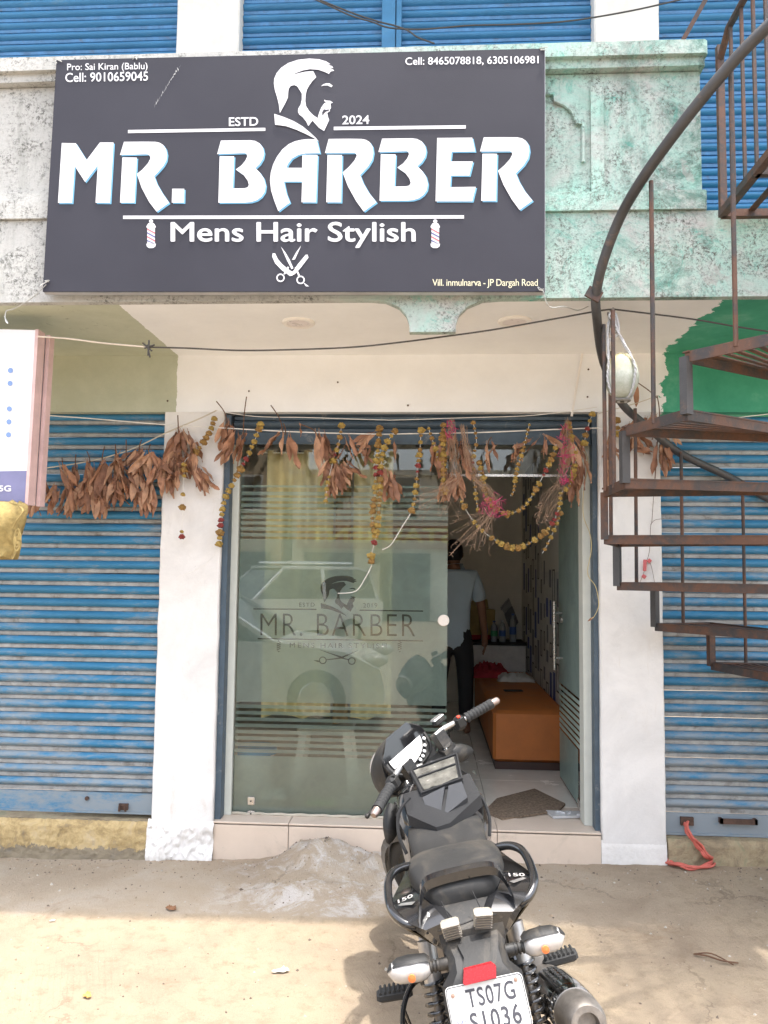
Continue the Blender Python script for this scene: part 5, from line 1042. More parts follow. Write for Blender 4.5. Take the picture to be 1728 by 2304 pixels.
# red cord bundle hanging from the right shutter hasp onto the ground
m_cord = M('coral_red_cord', (.52, .12, .09), .7, 0, .15, 30)
rc = thing('cord_bundle', tuple(P(1600, 1945, 4.5)), 'coral red cord bundle hanging from the hasp of the right shutter to the ground', 'cord')
def gp2(px, py, dz=.012): 
    p = G(px, py, .10); return Vector((p.x, p.y, ground_z(p.x, p.y) + dz))
rr = random.Random(8)
for k in range(6):
    j = lambda s=.016: Vector((rr.uniform(-s, s), rr.uniform(-s, s), rr.uniform(-s * .4, s)))
    w = [P(1543, 1852, 4.60) + j(), P(1552, 1880, 4.53) + j(), P(1572, 1905, 4.52) + j(), P(1590, 1925, 4.51) + j(), gp2(1604, 1942) + j(), gp2(1596, 1954) + j(), gp2(1560, 1958) + j(), gp2(1525, 1955) + j(), gp2(1505, 1945) + j()]
    mb = MB(); mb.tube(smoothline(w, 6), .0065, 6); wbuild(mb, 'cord_strand', m_cord, rc, 60)
mb = MB(); a = gp2(1515, 1948, .016); c = gp2(1492, 1938, .02); mb.tube([a, a.lerp(c, .4), c], [.009, .016, .017], 10); wbuild(mb, 'plug', m_cord, rc, 40)
# litter on the ground
m_cream = M('pale_litter', (.60, .56, .48), .9); m_dkleaf = M('brown_litter', (.20, .10, .05), .9)
for px, py, s_, mt, lab in ((635, 2133, .024, m_cream, 'crushed white paper scrap on the sunlit concrete'), (200, 2184, .018, M('ochre_litter', (.50, .30, .09), .9), 'curled ochre leaf on the concrete at the left'), (120, 2030, .010, m_cream, 'small white chip near the cement joint at the left'), (386, 2013, .022, m_dkleaf, 'dark twig lying on the shaded cement'), (1418, 2277, .026, m_print, 'crumpled foil scrap near the exhaust')):
    p = gp2(px, py, .004); mb = MB(); rr = random.Random(px)
    nn_ = 7; vs_ = []
    for j in range(nn_ + 1):
        for i in range(nn_ + 1):
            u, v = i / nn_ * 2 - 1, j / nn_ * 2 - 1; w_ = Vector((u * 1.7 + px, v * 1.7, px)); k_ = 1 - .35 * abs(u * v)
            vs_.append((s_ * 1.5 * u * k_ * (1 + .5 * pnoise(w_)), s_ * .8 * v * k_ * (1 + .7 * pnoise(w_ + Vector((4, 2, 1)))), s_ * (.12 + .9 * abs(pnoise(w_ * 1.6)))))
    mb.add(vs_, [(j*(nn_+1)+i, j*(nn_+1)+i+1, (j+1)*(nn_+1)+i+1, (j+1)*(nn_+1)+i) for j in range(nn_) for i in range(nn_)]); o = mb.build('litter_scrap', mt, None, None, label=lab, cat='litter'); o.location = p; o.rotation_euler.z = px
tw_ = gp2(1610, 2120, .008); mb = MB(); mb.tube(smoothline([gp2(1560, 2112, .01), gp2(1590, 2120, .02), gp2(1625, 2128, .018), gp2(1660, 2128, .01)], 5), .0035, 5); mb.tube(smoothline([gp2(1560, 2112, .01), gp2(1600, 2118, .024), gp2(1650, 2132, .01)], 5), .003, 5)
mb.v = [tuple(Vector(v) - tw_) for v in mb.v]; o = mb.build('dry_twig', m_twig, None, None, label='thin curved dry twig in the stair shadow on the concrete', cat='twig'); o.location = tw_
# ================================================================== iron spiral stair
m_iron, nt, b = newmat('rusted_painted_iron'); pos = objco(nt, obj=False)
n = noise(nt, 7, 8, .7, pos, .4); n2 = noise(nt, 60, 6, .8, pos); f = ramp(nt, n.outputs[0], [(.42, (0, 0, 0)), (.58, (1, 1, 1))]).outputs[0]
c = mixc(nt, f, (.042, .038, .038), (.105, .050, .030)); sp_k = ramp(nt, n2.outputs[0], [(.55, (0, 0, 0)), (.66, (1, 1, 1))]).outputs[0]; c = mixc(nt, math_(nt, 'MULTIPLY', sp_k, .5), c, (.16, .085, .055))
nt.links.new(c, b.inputs['Base Color']); b.inputs['Roughness'].default_value = .62; b.inputs['Metallic'].default_value = .15; bump(nt, b, n2.outputs[0], .3, .004)
m_paintiron = M('dark_grey_iron_paint', (.050, .049, .051), .5, .1, .25, 12, .15, 60, dirt=(.16, .10, .07), dirt_amt=.15)
SX, SY, SR, PH, DE, Z0, RI = 1.8098, 3.5541, 1.0166, 1.8184, 0.3803, 1.1807, 0.2198
def cyl(k, r=SR, z=0): a = PH + k * DE; return Vector((SX + r * math.cos(a), SY + r * math.sin(a), z))
ST = thing('spiral_stair', (SX, SY, 0), 'rusty iron spiral stair with slatted treads in front of the right blue shutter', 'staircase')
mb = MB(); mb.tube([(SX, SY, -.05), (SX, SY, 5.2)], .055, 16); wbuild(mb, 'centre_pole', m_paintiron, ST, 40)
for k in range(-4, 9):
    z = Z0 + k * RI
    if z < 0.1: continue
    dn, up = cyl(k - 1, SR, z), cyl(k, SR, z); ci = Vector((SX, SY, z)); di = ci + (dn - ci) * .09; ui = ci + (up - ci) * .09
    mb = MB()
    for a, c_ in ((dn, up), (up, ui), (dn, di)): mb.bar(a, c_, .008, .042); 
    for a, c_ in ((dn, up), (up, ui), (dn, di)):
        inw = (ci - (a + c_) / 2).normalized() if (a - dn).length + (c_ - up).length < 1e-6 else ((dn + up) / 2 + ci * .3 - (a + c_) / 2 * 1.3).normalized()
        mb.bar(a + inw * .012 + Vector((0, 0, .018)), c_ + inw * .012 + Vector((0, 0, .018)), .028, .006)
    tr_o = wbuild(mb, 'tread', m_iron, ST)
    for s in range(1, 8):                                # radial slats of the tread
        t = s / 8; a = dn.lerp(up, t); i_ = di.lerp(ui, t); mb = MB(); mb.bar(a + Vector((0, 0, .012)), i_ + Vector((0, 0, .012)), .020, .006)
        mb.v = [tuple(Vector(v) - Vector(ST.location)) for v in mb.v]; mb.build('slat', m_iron, tr_o)
    if k < 8: mb = MB(); mb.bar(up, cyl(k, SR, z + RI), .034, .034, (math.cos(PH + k * DE), math.sin(PH + k * DE), 0)); wbuild(mb, 'riser_post', m_paintiron if k % 3 else m_iron, ST)
# handrail: pixels taken on to the stair's own cylinder
def on_cyl(px, py, near, r):
    d = ray(px, py); ox, oy = CAM.x - SX, CAM.y - SY; A_ = d.x**2 + d.y**2; B_ = 2 * (ox * d.x + oy * d.y); C_ = ox**2 + oy**2 - r * r; D_ = B_ * B_ - 4 * A_ * C_
    t = (-B_ + (-1 if near else 1) * math.sqrt(max(D_, 0))) / (2 * A_); return CAM + d * t
RR = 1.035
far = [on_cyl(*p, False, RR) for p in ((1900, 1205), (1800, 1160), (1728, 1122), (1640, 1073), (1529, 1019), (1453, 957), (1401, 910), (1369, 844), (1352, 790))]
nearp = [P(1343, 714, 3.60), P(1341, 664, 3.52), P(1357, 590, 3.43)] + [on_cyl(*p, True, RR) for p in ((1394, 492), (1443, 406), (1517, 302), (1590, 209), (1664, 123), (1728, 59))]
for p_ in far + nearp: p_.z = max(p_.z, .5)
th = [math.atan2(p_.y - SY, p_.x - SX) % (2 * math.pi) for p_ in nearp[-3:]]; dth = (th[2] - th[0]) / 2; dzz = (nearp[-1].z - nearp[-3].z) / 2
ext = [Vector((SX + RR * math.cos(th[2] + dth * q_), SY + RR * math.sin(th[2] + dth * q_), nearp[-1].z + dzz * q_)) for q_ in (1, 2, 3)]
rail = smoothline(far + nearp + ext, 5)
mb = MB(); mb.tube(rail[:10 * 5 + 1], .0215, 12); wbuild(mb, 'handrail', m_paintiron, ST, 50)
mb = MB(); mb.tube(rail[10 * 5:], .0225, 12); wbuild(mb, 'handrail', m_paintiron, ST, 50)
mb = MB(); q = rail[10 * 5]; mb.obox(q + Vector((-.012, -.012, 0)), (.07, .012, .05), Matrix.Rotation(.5, 3, 'Y')); wbuild(mb, 'weld_plate', m_iron, ST)
def rail_z(x, y):
    return min(rail, key=lambda p: (p.x - x)**2 + (p.y - y)**2).z
for k in range(-1, 8):
    z = Z0 + k * RI; m_ = (cyl(k - 1) + cyl(k)) / 2
    if z < .3: continue
    mb = MB(); mb.tube([(m_.x, m_.y, z), (m_.x + .004, m_.y, rail_z(m_.x, m_.y))], .0095, 8); wbuild(mb, 'baluster', m_iron, ST)
mb = MB(); e_ = cyl(3.2); mb.tube([(e_.x, e_.y, Z0 + 4 * RI), (e_.x, e_.y, rail_z(e_.x, e_.y))], .0095, 8); wbuild(mb, 'baluster', m_iron, ST)
# landing beside the balcony, with its railing
LD = thing('stair_landing', (1.80, 3.1, 3.325), 'iron slatted landing and bar railing at the top right beside the balcony', 'landing')
zl = 3.325; x0, x1, ya, yb = 1.318, 2.6, 2.55, 3.58
mb = MB()
for a, c_ in (((x0, yb, zl), (x0, ya, zl)), ((x0, yb, zl), (x1, yb, zl)), ((x1, yb, zl), (x1, ya, zl)), ((x0, ya, zl), (x1, ya, zl)), ((x0, 3.2, zl), (x1, 3.2, zl))): mb.bar(a, c_, .034, .034)
wbuild(mb, 'frame', m_iron, LD)
for s in range(1, 10): mb = MB(); mb.bar((x0 + s * .128, yb, zl + .012), (x0 + s * .128, ya, zl + .012), .03, .006); wbuild(mb, 'slat', m_iron, LD)
for s, yy in enumerate((3.565, 3.43, 3.31, 3.19, 3.07, 2.95, 2.83, 2.71, 2.58)):
    mb = MB(); w_ = .030 if s in (0, 8) else .013; mb.bar((x0, yy, zl), (x0, yy, 4.12 + .0), w_, w_, (0, 1, 0)); wbuild(mb, 'railing_bar', m_iron, LD)
mb = MB(); mb.tube([(x0, 3.58, 4.04), (x0, 3.45, 4.13), (x0, 2.55, 4.13)], .016, 8); wbuild(mb, 'top_rail', m_iron, LD)
mb = MB(); mb.bar(P(1590, -5, 3.95), P(1534, 95, 3.95), .022, .010, (0, 1, 0)); wbuild(mb, 'brace', m_iron, LD)
# ================================================================== motorcycle
QX, QY, QZ, QPSI, QLAM, QSIG, QPIT = .264, 2.3122, .004, .0725, .211, .7181, .0118
MW = Matrix.Translation((QX, QY, QZ)) @ Matrix.Rotation(QPSI, 4, 'Z') @ Matrix.Rotation(QPIT, 4, 'X') @ Matrix.Rotation(-QLAM, 4, 'Y')
PIV = Vector((0, .93, .93)); RS = Matrix.Rotation(QSIG, 3, Vector((0, -.44, .9)).normalized())
BK = thing('motorcycle', None, 'black motorcycle on its side stand with handlebar turned left in front of the step', 'motorcycle', None, MW)
gb = M('gloss_black_paint', (.012, .012, .013), .14, 0, .2, 8, 0, 60, .6, .6, (.20, .165, .12), .12, world=False)
mbk = M('dusty_black_plastic', (.016, .0155, .015), .55, 0, .3, 12, .1, 120, .4, 0, (.095, .08, .062), .4, world=False)
seatm = M('black_seat_vinyl', (.021, .0205, .020), .62, 0, .15, 10, .25, 400, .4, 0, (.075, .064, .050), .55, world=False)
rub = M('black_rubber', (.022, .022, .022), .8, 0, .2, 20, .3, 120, world=False); chrome = M('chrome', (.72, .72, .72), .12, 1.0, .05, 20, world=False); alu = M('cast_aluminium', (.42, .41, .40), .38, .8, .12, 25, world=False)
steel2 = M('sooty_steel', (.22, .20, .18), .45, .7, .3, 20, .1, 80, world=False); redr = M('red_reflector', (.28, .012, .016), .25, 0, .15, 200, world=False); amber = M('orange_bulb', (.75, .18, .05), .3, world=False)
lensw = M('clear_indicator_lens', (.38, .36, .34), .12, 0, .1, 40, 0, 60, .8, .4, world=False); facec = M('silver_instrument_face', (.72, .71, .68), .22, .35, .08, 10, 0, 60, .7, .5, world=False); platew = M('white_number_plate', (.62, .615, .59), .4, 0, .04, 10, world=False); inkd = M('plate_ink', (.045, .045, .055), .5, world=False); bronz = M('bronze_reflex_panel', (.20, .16, .10), .12, .85, .3, 9, world=False)
def bb(mb, name, mat, par=None, sm=40): return mb.build(name, mat, par or BK, sm)
def sec(y, hw, z0, z1, e=2.6, n=24, cx=0.0):
    """superellipse ring across the bike at y"""
    zc = (z0 + z1) / 2; hz = (z1 - z0) / 2; r = []
    for i in range(n):
        a = 2 * math.pi * i / n; c_, s_ = math.cos(a), math.sin(a)
        r.append((cx + hw * math.copysign(abs(c_) ** (2 / e), c_), y, zc + hz * math.copysign(abs(s_) ** (2 / e), s_)))
    return r
RXm = Matrix.Rotation(math.pi / 2, 3, 'Y')
def wheel(y, z, R_, w, name, steer):
    T_ = (lambda v: PIV + RS @ (Vector(v) - PIV)) if steer else (lambda v: Vector(v))
    def fin(mb): mb.v = [tuple(T_(v)) for v in mb.v]; return mb
    prof = [(R_ - .075, -w * .38), (R_ - .05, -w * .5), (R_ - .02, -w * .42), (R_ - .004, -w * .2), (R_, 0), (R_ - .004, w * .2), (R_ - .02, w * .42), (R_ - .05, w * .5), (R_ - .075, w * .38)]
    mb = MB(); mb.loft([[Vector((0, y, z)) + RXm @ Vector((r * math.cos(k * .1745), r * math.sin(k * .1745), h)) for k in range(36)] for r, h in prof], False)
    ty = bb(fin(mb), name, rub, None, 50)
    mb = MB(); mb.loft([[Vector((0, y, z)) + RXm @ Vector((r * math.cos(k * .1745), r * math.sin(k * .1745), h)) for k in range(36)] for r, h in ((R_ - .07, -.04), (R_ - .09, -.03), (R_ - .09, .03), (R_ - .07, .04))], False)
    for k in range(6):
        a = k * math.pi / 3; d = RXm @ Vector((math.cos(a), math.sin(a), 0)); c_ = Vector((0, y, z)); mb.bar(c_ + d * .03, c_ + d * (R_ - .085), .03, .022, (1, 0, 0))
    mb.tube([(-.07, y, z), (.07, y, z)], .04, 16); bb(fin(mb), 'rim', gb, ty, 40)
wheel(0, .305, .305, .125, 'rear_tyre', False); wheel(1.32, .295, .295, .095, 'front_tyre', True)
# frame, engine, swingarm
mb = MB()
for s in (-1, 1):
    mb.tube([(s * .05, .90, .88), (s * .12, .62, .72), (s * .12, .30, .68), (s * .10, .0, .70)], .016, 8); mb.tube([(s * .12, .40, .70), (s * .13, .38, .34)], .018, 8)
bb(mb, 'frame', mbk)
mb = MB(); mb.obox((0, .66, .40), (.26, .34, .26), None, .04); mb.tube([(0, .78, .48), (0, .86, .64)], .085, 16); mb.tube([(.13, .60, .38), (.165, .60, .38)], .075, 18); mb.tube([(-.165, .60, .38), (-.13, .60, .38)], .08, 18); bb(mb, 'engine', steel2)
mb = MB()
for s in (-1, 1): mb.bar((s * .10, 0, .305), (s * .10, .42, .36), .035, .055)
bb(mb, 'swingarm', mbk)
mb = MB(); mb.obox((-.125, .20, .33), (.02, .46, .10), None, .008); bb(mb, 'chain_case', mbk)
# tank
T = [(.595, .10, .70, .795), (.635, .128, .69, .840), (.69, .145, .67, .880), (.765, .157, .66, .912), (.84, .160, .66, .925), (.90, .150, .68, .915), (.96, .09, .72, .885), (.985, .05, .76, .86)]
mb = MB(); mb.loft([sec(*t, 2.5, 32) for t in T]); tank = bb(mb, 'fuel_tank', gb, None, 60)
for s in (-1, 1):
    mb = MB(); q = [(.60, .135, .60, .80), (.74, .163, .58, .83), (.86, .172, .57, .82), (.95, .160, .60, .78), (1.0, .135, .63, .74)]
    mb.loft([[(s * (w - .028), y, z0), (s * w, y, z0 + .04), (s * (w + .004), y, (z0 + z1) / 2), (s * w, y, z1 - .03), (s * (w - .03), y, z1), (s * (w - .05), y, (z0 + z1) / 2)] for y, w, z0, z1 in q]); bb(mb, 'tank_shroud', gb, None, 30)
for pts in ([(.176, .66, .775), (.176, .74, .80), (.176, .72, .815), (.176, .86, .86), (.174, .74, .84)], [(.172, .80, .87), (.170, .87, .885), (.165, .93, .86), (.170, .87, .868)]):
    mb = MB(); c_ = [Vector((p[0] - .006, p[1], p[2] - .0)) for p in pts]; mb.add(c_ + [v - Vector((.004, 0, 0)) for v in c_], [tuple(range(len(c_)))]); bb(mb, 'decal', lensw, tank, None)
mb = MB(); mb.lathe([(.035, 0), (.035, .012), (.028, .016), (0, .016)], 20, (0.01, .90, .912)); bb(mb, 'filler_cap', chrome, tank)
# seats
F_ = [(.26, .132, .715, .792), (.34, .120, .715, .785), (.42, .122, .715, .786), (.50, .130, .72, .794), (.57, .136, .73, .806), (.615, .130, .745, .812), (.632, .11, .76, .805)]
mb = MB(); mb.loft([sec(*t, 3.6, 32) for t in F_]); bb(mb, 'rider_seat', seatm, None, 60)
Rr = [(-.005, .088, .765, .820), (.02, .104, .755, .838), (.08, .126, .745, .848), (.16, .142, .735, .850), (.24, .147, .725, .845), (.29, .143, .72, .832), (.33, .130, .72, .808), (.355, .10, .725, .79)]
mb = MB(); mb.loft([sec(*t, 3.4, 32) for t in Rr]); bb(mb, 'pillion_seat', seatm, None, 60)
# tail panels
for s in (-1, 1):
    mb = MB(); q = [(.40, .13, .15, .66, .75), (.26, .135, .172, .665, .765), (.12, .125, .200, .68, .778), (.03, .112, .214, .70, .785), (-.03, .085, .185, .70, .775), (-.075, .06, .12, .70, .755)]
    mb.loft([[(s * wi, y, z1 + .012), (s * wo, y, z1), (s * (wo - .012), y, z1 - .012), (s * (wi + .01), y, z0 - .02), (s * (wi - .03), y, z0 - .02), (s * (wi - .03), y, z1)] for y, wi, wo, z0, z1 in q]); pn = bb(mb, 'tail_panel', gb, None, 25)
    mb = MB(); mb.loft([[(s * (wo - .006), y, z1 - .014), (s * (wo - .020), y, z1 - .032), (s * (wi + .014), y, z0 - .016), (s * (wi + .004), y, z0 - .02)] for y, wi, wo, z0, z1 in [(yy, a, b_ + .004, c_, d_) for yy, a, b_, c_, d_ in q[2:5]]]); bb(mb, 'lower_facet', bronz, pn, 25)
    def tf(px, py, s=s): 
        u, v = px, py; p0 = Vector((s * .128, .045, .797)); return p0 + Vector((s * 1, 0, -.20)).normalized() * (u if s > 0 else -u + .0) + Vector((s * .05, 1, .06)).normalized() * v + Vector((0, 0, .0035))
    tm = text_mb('150', (0.012, .020, .058, .0) if s > 0 else (-.058, .020, -.012, .0), lambda x, y: tf(x, y), .02); bb(tm, 'lettering', lensw, pn, None)
    mb = MB(); a = [tf(*p) for p in (((.008, -.030), (.05, -.006), (.062, -.012), (.02, -.040)) if s > 0 else ((-.008, -.030), (-.05, -.006), (-.062, -.012), (-.02, -.040)))]; mb.add(a, [(0, 1, 2, 3)]); bb(mb, 'decal', alu, pn, None)
mb = MB(); mb.loft([[(-w, y, z - .03), (w, y, z - .03), (w, y, z), (-w, y, z)] for y, w, z in ((.06, .10, .790), (-.02, .10, .775), (-.075, .088, .735), (-.085, .085, .70))]); bb(mb, 'tail_centre', mbk, None, 30)
# grab rails and pillion back bar
for s in (-1, 1):
    mb = MB(); mb.tube(smoothline([(s * .10, .26, .785), (s * .135, .225, .815), (s * .175, .195, .825), (s * .203, .15, .82), (s * .21, .08, .805), (s * .203, .01, .785), (s * .175, -.03, .765), (s * .14, -.035, .752)], 6), .0125, 10); bb(mb, 'grab_rail', gb, None, 60)
mb = MB(); path = smoothline([(-.134, -.055, .768), (-.126, -.035, .795), (-.110, -.008, .832), (-.08, .004, .846), (0, .008, .850), (.08, .004, .849), (.110, -.008, .836), (.126, -.035, .802), (.132, -.055, .778)], 5)
mb.loft([[p + Vector((0, -.012, .010)), p + Vector((0, .016, .014)), p + Vector((0, .018, .004)), p + Vector((0, -.012, -.014))] for p in path]); bb(mb, 'back_bar', gb, None, 50)
# auxiliary lamps hung on the tail
for k, (x, z) in enumerate(((-.052, .752), (.036, .762))):
    mb = MB(); rm = Matrix.Rotation(.35, 3, 'X') @ Matrix.Rotation((-.08, .18)[k], 3, 'Y'); mb.obox((x, -.088, z), (.050, .030, .050), rm, .006); lp = bb(mb, 'tail_lamp', M('ribbed_lamp_lens', (.30, .27, .22), .2, 0, .2, 60, 0, 60, .7, world=False))
    for j in range(6): mb = MB(); mb.obox(Vector((x, -.088, z)) + rm @ Vector((0, -.016, -.020 + j * .008)), (.046, .003, .0028), rm); bb(mb, 'rib', steel2, lp)
    mb = MB(); mb.tube([(x, -.07, z + .02), (x - .012, -.055, z + .06)], .0014, 4); bb(mb, 'wire', rub, lp)
mb = MB(); mb.tube([(-.12, -.066, .742), (-.05, -.082, .75), (.036, -.082, .762), (.11, -.066, .752)], .0022, 5); bb(mb, 'cable', rub)
# rear mudguard, reflector, number plate
q = [(-.045, .092, .735), (-.09, .090, .715), (-.13, .078, .695), (-.165, .080, .675), (-.185, .105, .655), (-.205, .108, .61), (-.235, .095, .53)]
mb = MB(); mb.loft([[(-w, y + .028, z - .01), (-w * .75, y, z), (w * .75, y, z), (w, y + .028, z - .01), (w * .8, y + .035, z - .018), (-w * .8, y + .035, z - .018)] for y, w, z in q]); mg = bb(mb, 'rear_mudguard', mbk, None, 30)
mb = MB(); mb.loft([[(-w, y - .006, z + .004), (w, y - .006, z + .004), (w * .85, y + .01, z - .004), (-w * .85, y + .01, z - .004)] for y, w, z in ((-.10, .045, .712), (-.14, .035, .696), (-.170, .045, .68))]); bb(mb, 'ridge', mbk, mg, 30)
pm = Matrix.Rotation(math.radians(-22), 3, 'X')            # plate leans back
def pl(x, z, l=0.0): return Vector((0, -.207, .600)) + pm @ Vector((x, -l, z))
mb = MB(); hexa = [(-.045, -.012), (-.036, .016), (.036, .018), (.046, .008), (.040, -.014), (-.040, -.016)]
mb.prism(hexa, lambda x, z: Vector((-.006 + x, -.193 - .002, .675)) + pm @ Vector((0, 0, z * 1.05)), (0, .010, 0)); bb(mb, 'reflector', redr, mg)
def rrect(w, h, r, n=5):
    o = []
    for cx, cz, a0 in ((w - r, h - r, 0), (-w + r, h - r, 90), (-w + r, -h + r, 180), (w - r, -h + r, 270)):
        for k in range(n + 1): a = math.radians(a0 + 90 * k / n); o.append((cx + r * math.cos(a), cz + r * math.sin(a)))
    return o
PH2 = .060
mb = MB(); mb.prism(rrect(.100, PH2, .012), lambda x, z: pl(x, z, .004), tuple(pm @ Vector((0, .004, 0)))); npl = bb(mb, 'number_plate', platew)
rr_o = rrect(.0985, PH2 - .0015, .011); rr_i = rrect(.0965, PH2 - .0035, .010); mb = MB(); n_ = len(rr_o); mb.add([pl(x, z, .0052) for x, z in rr_o + rr_i], [(k, (k + 1) % n_, n_ + (k + 1) % n_, n_ + k) for k in range(n_)]); bb(mb, 'border', inkd, npl, None)
for s_, x0, x1, zt, zb in (('TS07G', -.050, .074, .047, .006), ('S1036', -.052, .076, -.004, -.048)):
    bb(text_mb(s_, (x0, zt, x1, zb), lambda x, y: pl(x, y, .0055), .012, 0, 1.12), 'lettering', inkd, npl, None)
bb(text_mb('IND', (-.088, -.016, -.062, -.028), lambda x, y: pl(x, y, .0055), 0.0), 'lettering', M('plate_blue_ink', (.05, .07, .22), .5, world=False), npl, None)
for x, z in ((-.082, .040), (.082, .046)):
    mb = MB(); mb.lathe([(.0055, 0), (.005, .003), (0, .004)], 10, pl(x, z, .0045), pm @ Matrix.Rotation(math.pi / 2, 3, 'X')); bb(mb, 'rivet', M('rivet_brown', (.35, .22, .17), .4, .5, world=False), npl)
# indicators
for s in (-1, 1):
    mb = MB(); st_ = [(s * .078, -.10, .672), (s * .10, -.10, .672), (s * .105, -.10, .672), (s * .135, -.10, .672)]; mb.tube(st_, [.016, .016, .013, .012], 10)
    for k in range(3): mb.tube([(s * (.102 + k * .010), -.10, .672), (s * (.107 + k * .010), -.10, .672)], .0165, 10)
    ind = bb(mb, 'indicator', mbk)
    rings = []
    for k in range(9):
        t = k / 8; x = .128 + .112 * t; r = .036 * max(.02, 1 - abs(2 * t - 1) ** 3.2) ** .5 if t > .5 else .036 * (.80 + .20 * min(1, t * 4)) if k else .02; rings.append([(s * x, -.10 + r * .85 * math.cos(a * .3927) , .672 + .006 * t + r * math.sin(a * .3927) * .85) for a in range(16)])
    mb = MB(); mb.loft(rings); bb(mb, 'lens', lensw, ind, 60)
    mb = MB(); mb.lathe([(0, 0), (.010, .002), (.010, .008), (0, .010)], 12, (s * .178, -.133, .672), Matrix.Rotation(math.pi / 2, 3, 'X')); bb(mb, 'bulb', amber, ind)
    mb = MB(); rings = [[(s * x, -.098 + r * 1.04 * math.cos(a), .674 + r * .98 * math.sin(a)) for a in (math.radians(v) for v in range(48, 133, 12))] for x, r in ((.124, .022), (.135, .0325), (.18, .037), (.21, .035), (.232, .024), (.241, .010))]
    mb.loft(rings, False, False); bb(mb, 'shell', mbk, ind, 60)
# shock absorbers
for s in (-1, 1):
    top_, bot = Vector((s * .128, .075, .66)), Vector((s * .135, -.02, .34)); ax = (bot - top_).normalized(); e1 = ax.orthogonal().normalized(); e2 = ax.cross(e1)
    mb = MB(); mb.tube([top_, top_.lerp(bot, .32)], .026, 14); sk = bb(mb, 'shock_absorber', alu)
    mb = MB(); mb.tube([top_.lerp(bot, .25), bot], .012, 10); bb(mb, 'damper_rod', steel2, sk)
    mb = MB(); mb.tube([top_.lerp(bot, .26 + .70 * k / 110) + (e1 * math.cos(k * .571) + e2 * math.sin(k * .571)) * .029 for k in range(111)], .0058, 6); bb(mb, 'spring', gb, sk, 60)
    mb = MB(); mb.tube([top_ + Vector((0, .01, .03)), top_ + Vector((s * .015, .03, .07))], .010, 8); bb(mb, 'mount', chrome, sk)
# exhaust on the right
ea, eb = Vector((.185, .35, .36)), Vector((.245, -.16, .475)); d_ = (eb - ea).normalized(); me_ = d_.to_track_quat('Z', 'Y').to_matrix()
mb = MB(); L_ = (eb - ea).length; mb.lathe([(.030, 0), (.052, .05), (.060, .12), (.062, L_ - .08), (.058, L_ - .03), (.050, L_ - .006), (.046, L_), (.030, L_), (.026, L_ - .02), (0, L_ - .02)], 28, ea, me_); ex = bb(mb, 'exhaust', steel2, None, 40)
mb = MB(); mb.lathe([(.0635, L_ - .16), (.0655, L_ - .15), (.0655, L_ - .11), (.0635, L_ - .10)], 28, ea, me_); bb(mb, 'chrome_band', chrome, ex, 40)
eu_ = (Vector((0, 0, 1)) - d_ * d_.z).normalized(); er_ = eu_.cross(d_)
mb = MB(); rings = []
for t in (0, .2, .5, .8, 1): rings.append([ea + d_ * (.20 + .20 * t) + (eu_ * math.sin(a) + er_ * math.cos(a)) * (.068 if 0 < t < 1 else .064) for a in (math.radians(v) for v in range(35, 156, 10))])
mb.loft(rings, False, False); hsd = bb(mb, 'heat_shield', chrome, ex, 40)
for i in range(5):
    for j in range(3): mb = MB(); a = math.radians(75 + j * 14); mb.obox(ea + d_ * (.235 + i * .026) + (eu_ * math.sin(a) + er_ * math.cos(a)) * .0682, (.009, .006, .013), me_); bb(mb, 'slot', rub, hsd)
mb = MB(); mb.tube(smoothline([ea, (.17, .50, .30), (.12, .74, .26), (.06, .90, .36), (.03, .88, .56)], 6), .022, 10); bb(mb, 'exhaust_pipe', steel2, None, 50)
# footrests and saree guard
for s in (-1, 1):
    mb = MB(); mb.bar((s * .15, .24, .455), (s * .21, .24, .455), .03, .035); fr_ = bb(mb, 'footrest', alu)
    mb = MB(); mb.obox((s * .258, .235, .452), (.11, .045, .030), Matrix.Rotation(-s * .05, 3, 'Y'), .008)
    for k in range(7): mb.tube([(s * (.215 + k * .014), .215, .468), (s * (.215 + k * .014), .26, .468)], .0045, 5)
    bb(mb, 'rubber_pad', rub, fr_)
mb = MB(); mb.tube(smoothline([(-.15, .20, .50), (-.20, .16, .50), (-.235, .08, .47), (-.235, -.05, .44), (-.20, -.12, .42), (-.14, -.14, .42)], 6), .008, 8); sg = bb(mb, 'saree_guard', gb, None, 60)
for k in range(5): mb = MB(); y_ = .12 - k * .05; mb.tube([(-.234, y_, .475 - k * .008), (-.20, y_, .30), (-.15, y_, .28)], .005, 6); bb(mb, 'guard_rod', gb, sg)
mb = MB(); mb.tube([(-.13, .46, .28), (-.20, .42, .13), (-.26, .36, -.0)], .011, 8); mb.obox((-.265, .352, .008), (.06, .04, .012)); bb(mb, 'side_stand', mbk)
for s in (-1, 1):
    mb = MB(); mb.tube([(s * .155, .07, .56), (s * .165, .24, .46)], .011, 8); mb.tube([(s * .165, .24, .46), (s * .13, .36, .50)], .011, 8); bb(mb, 'footrest_bracket', mbk)
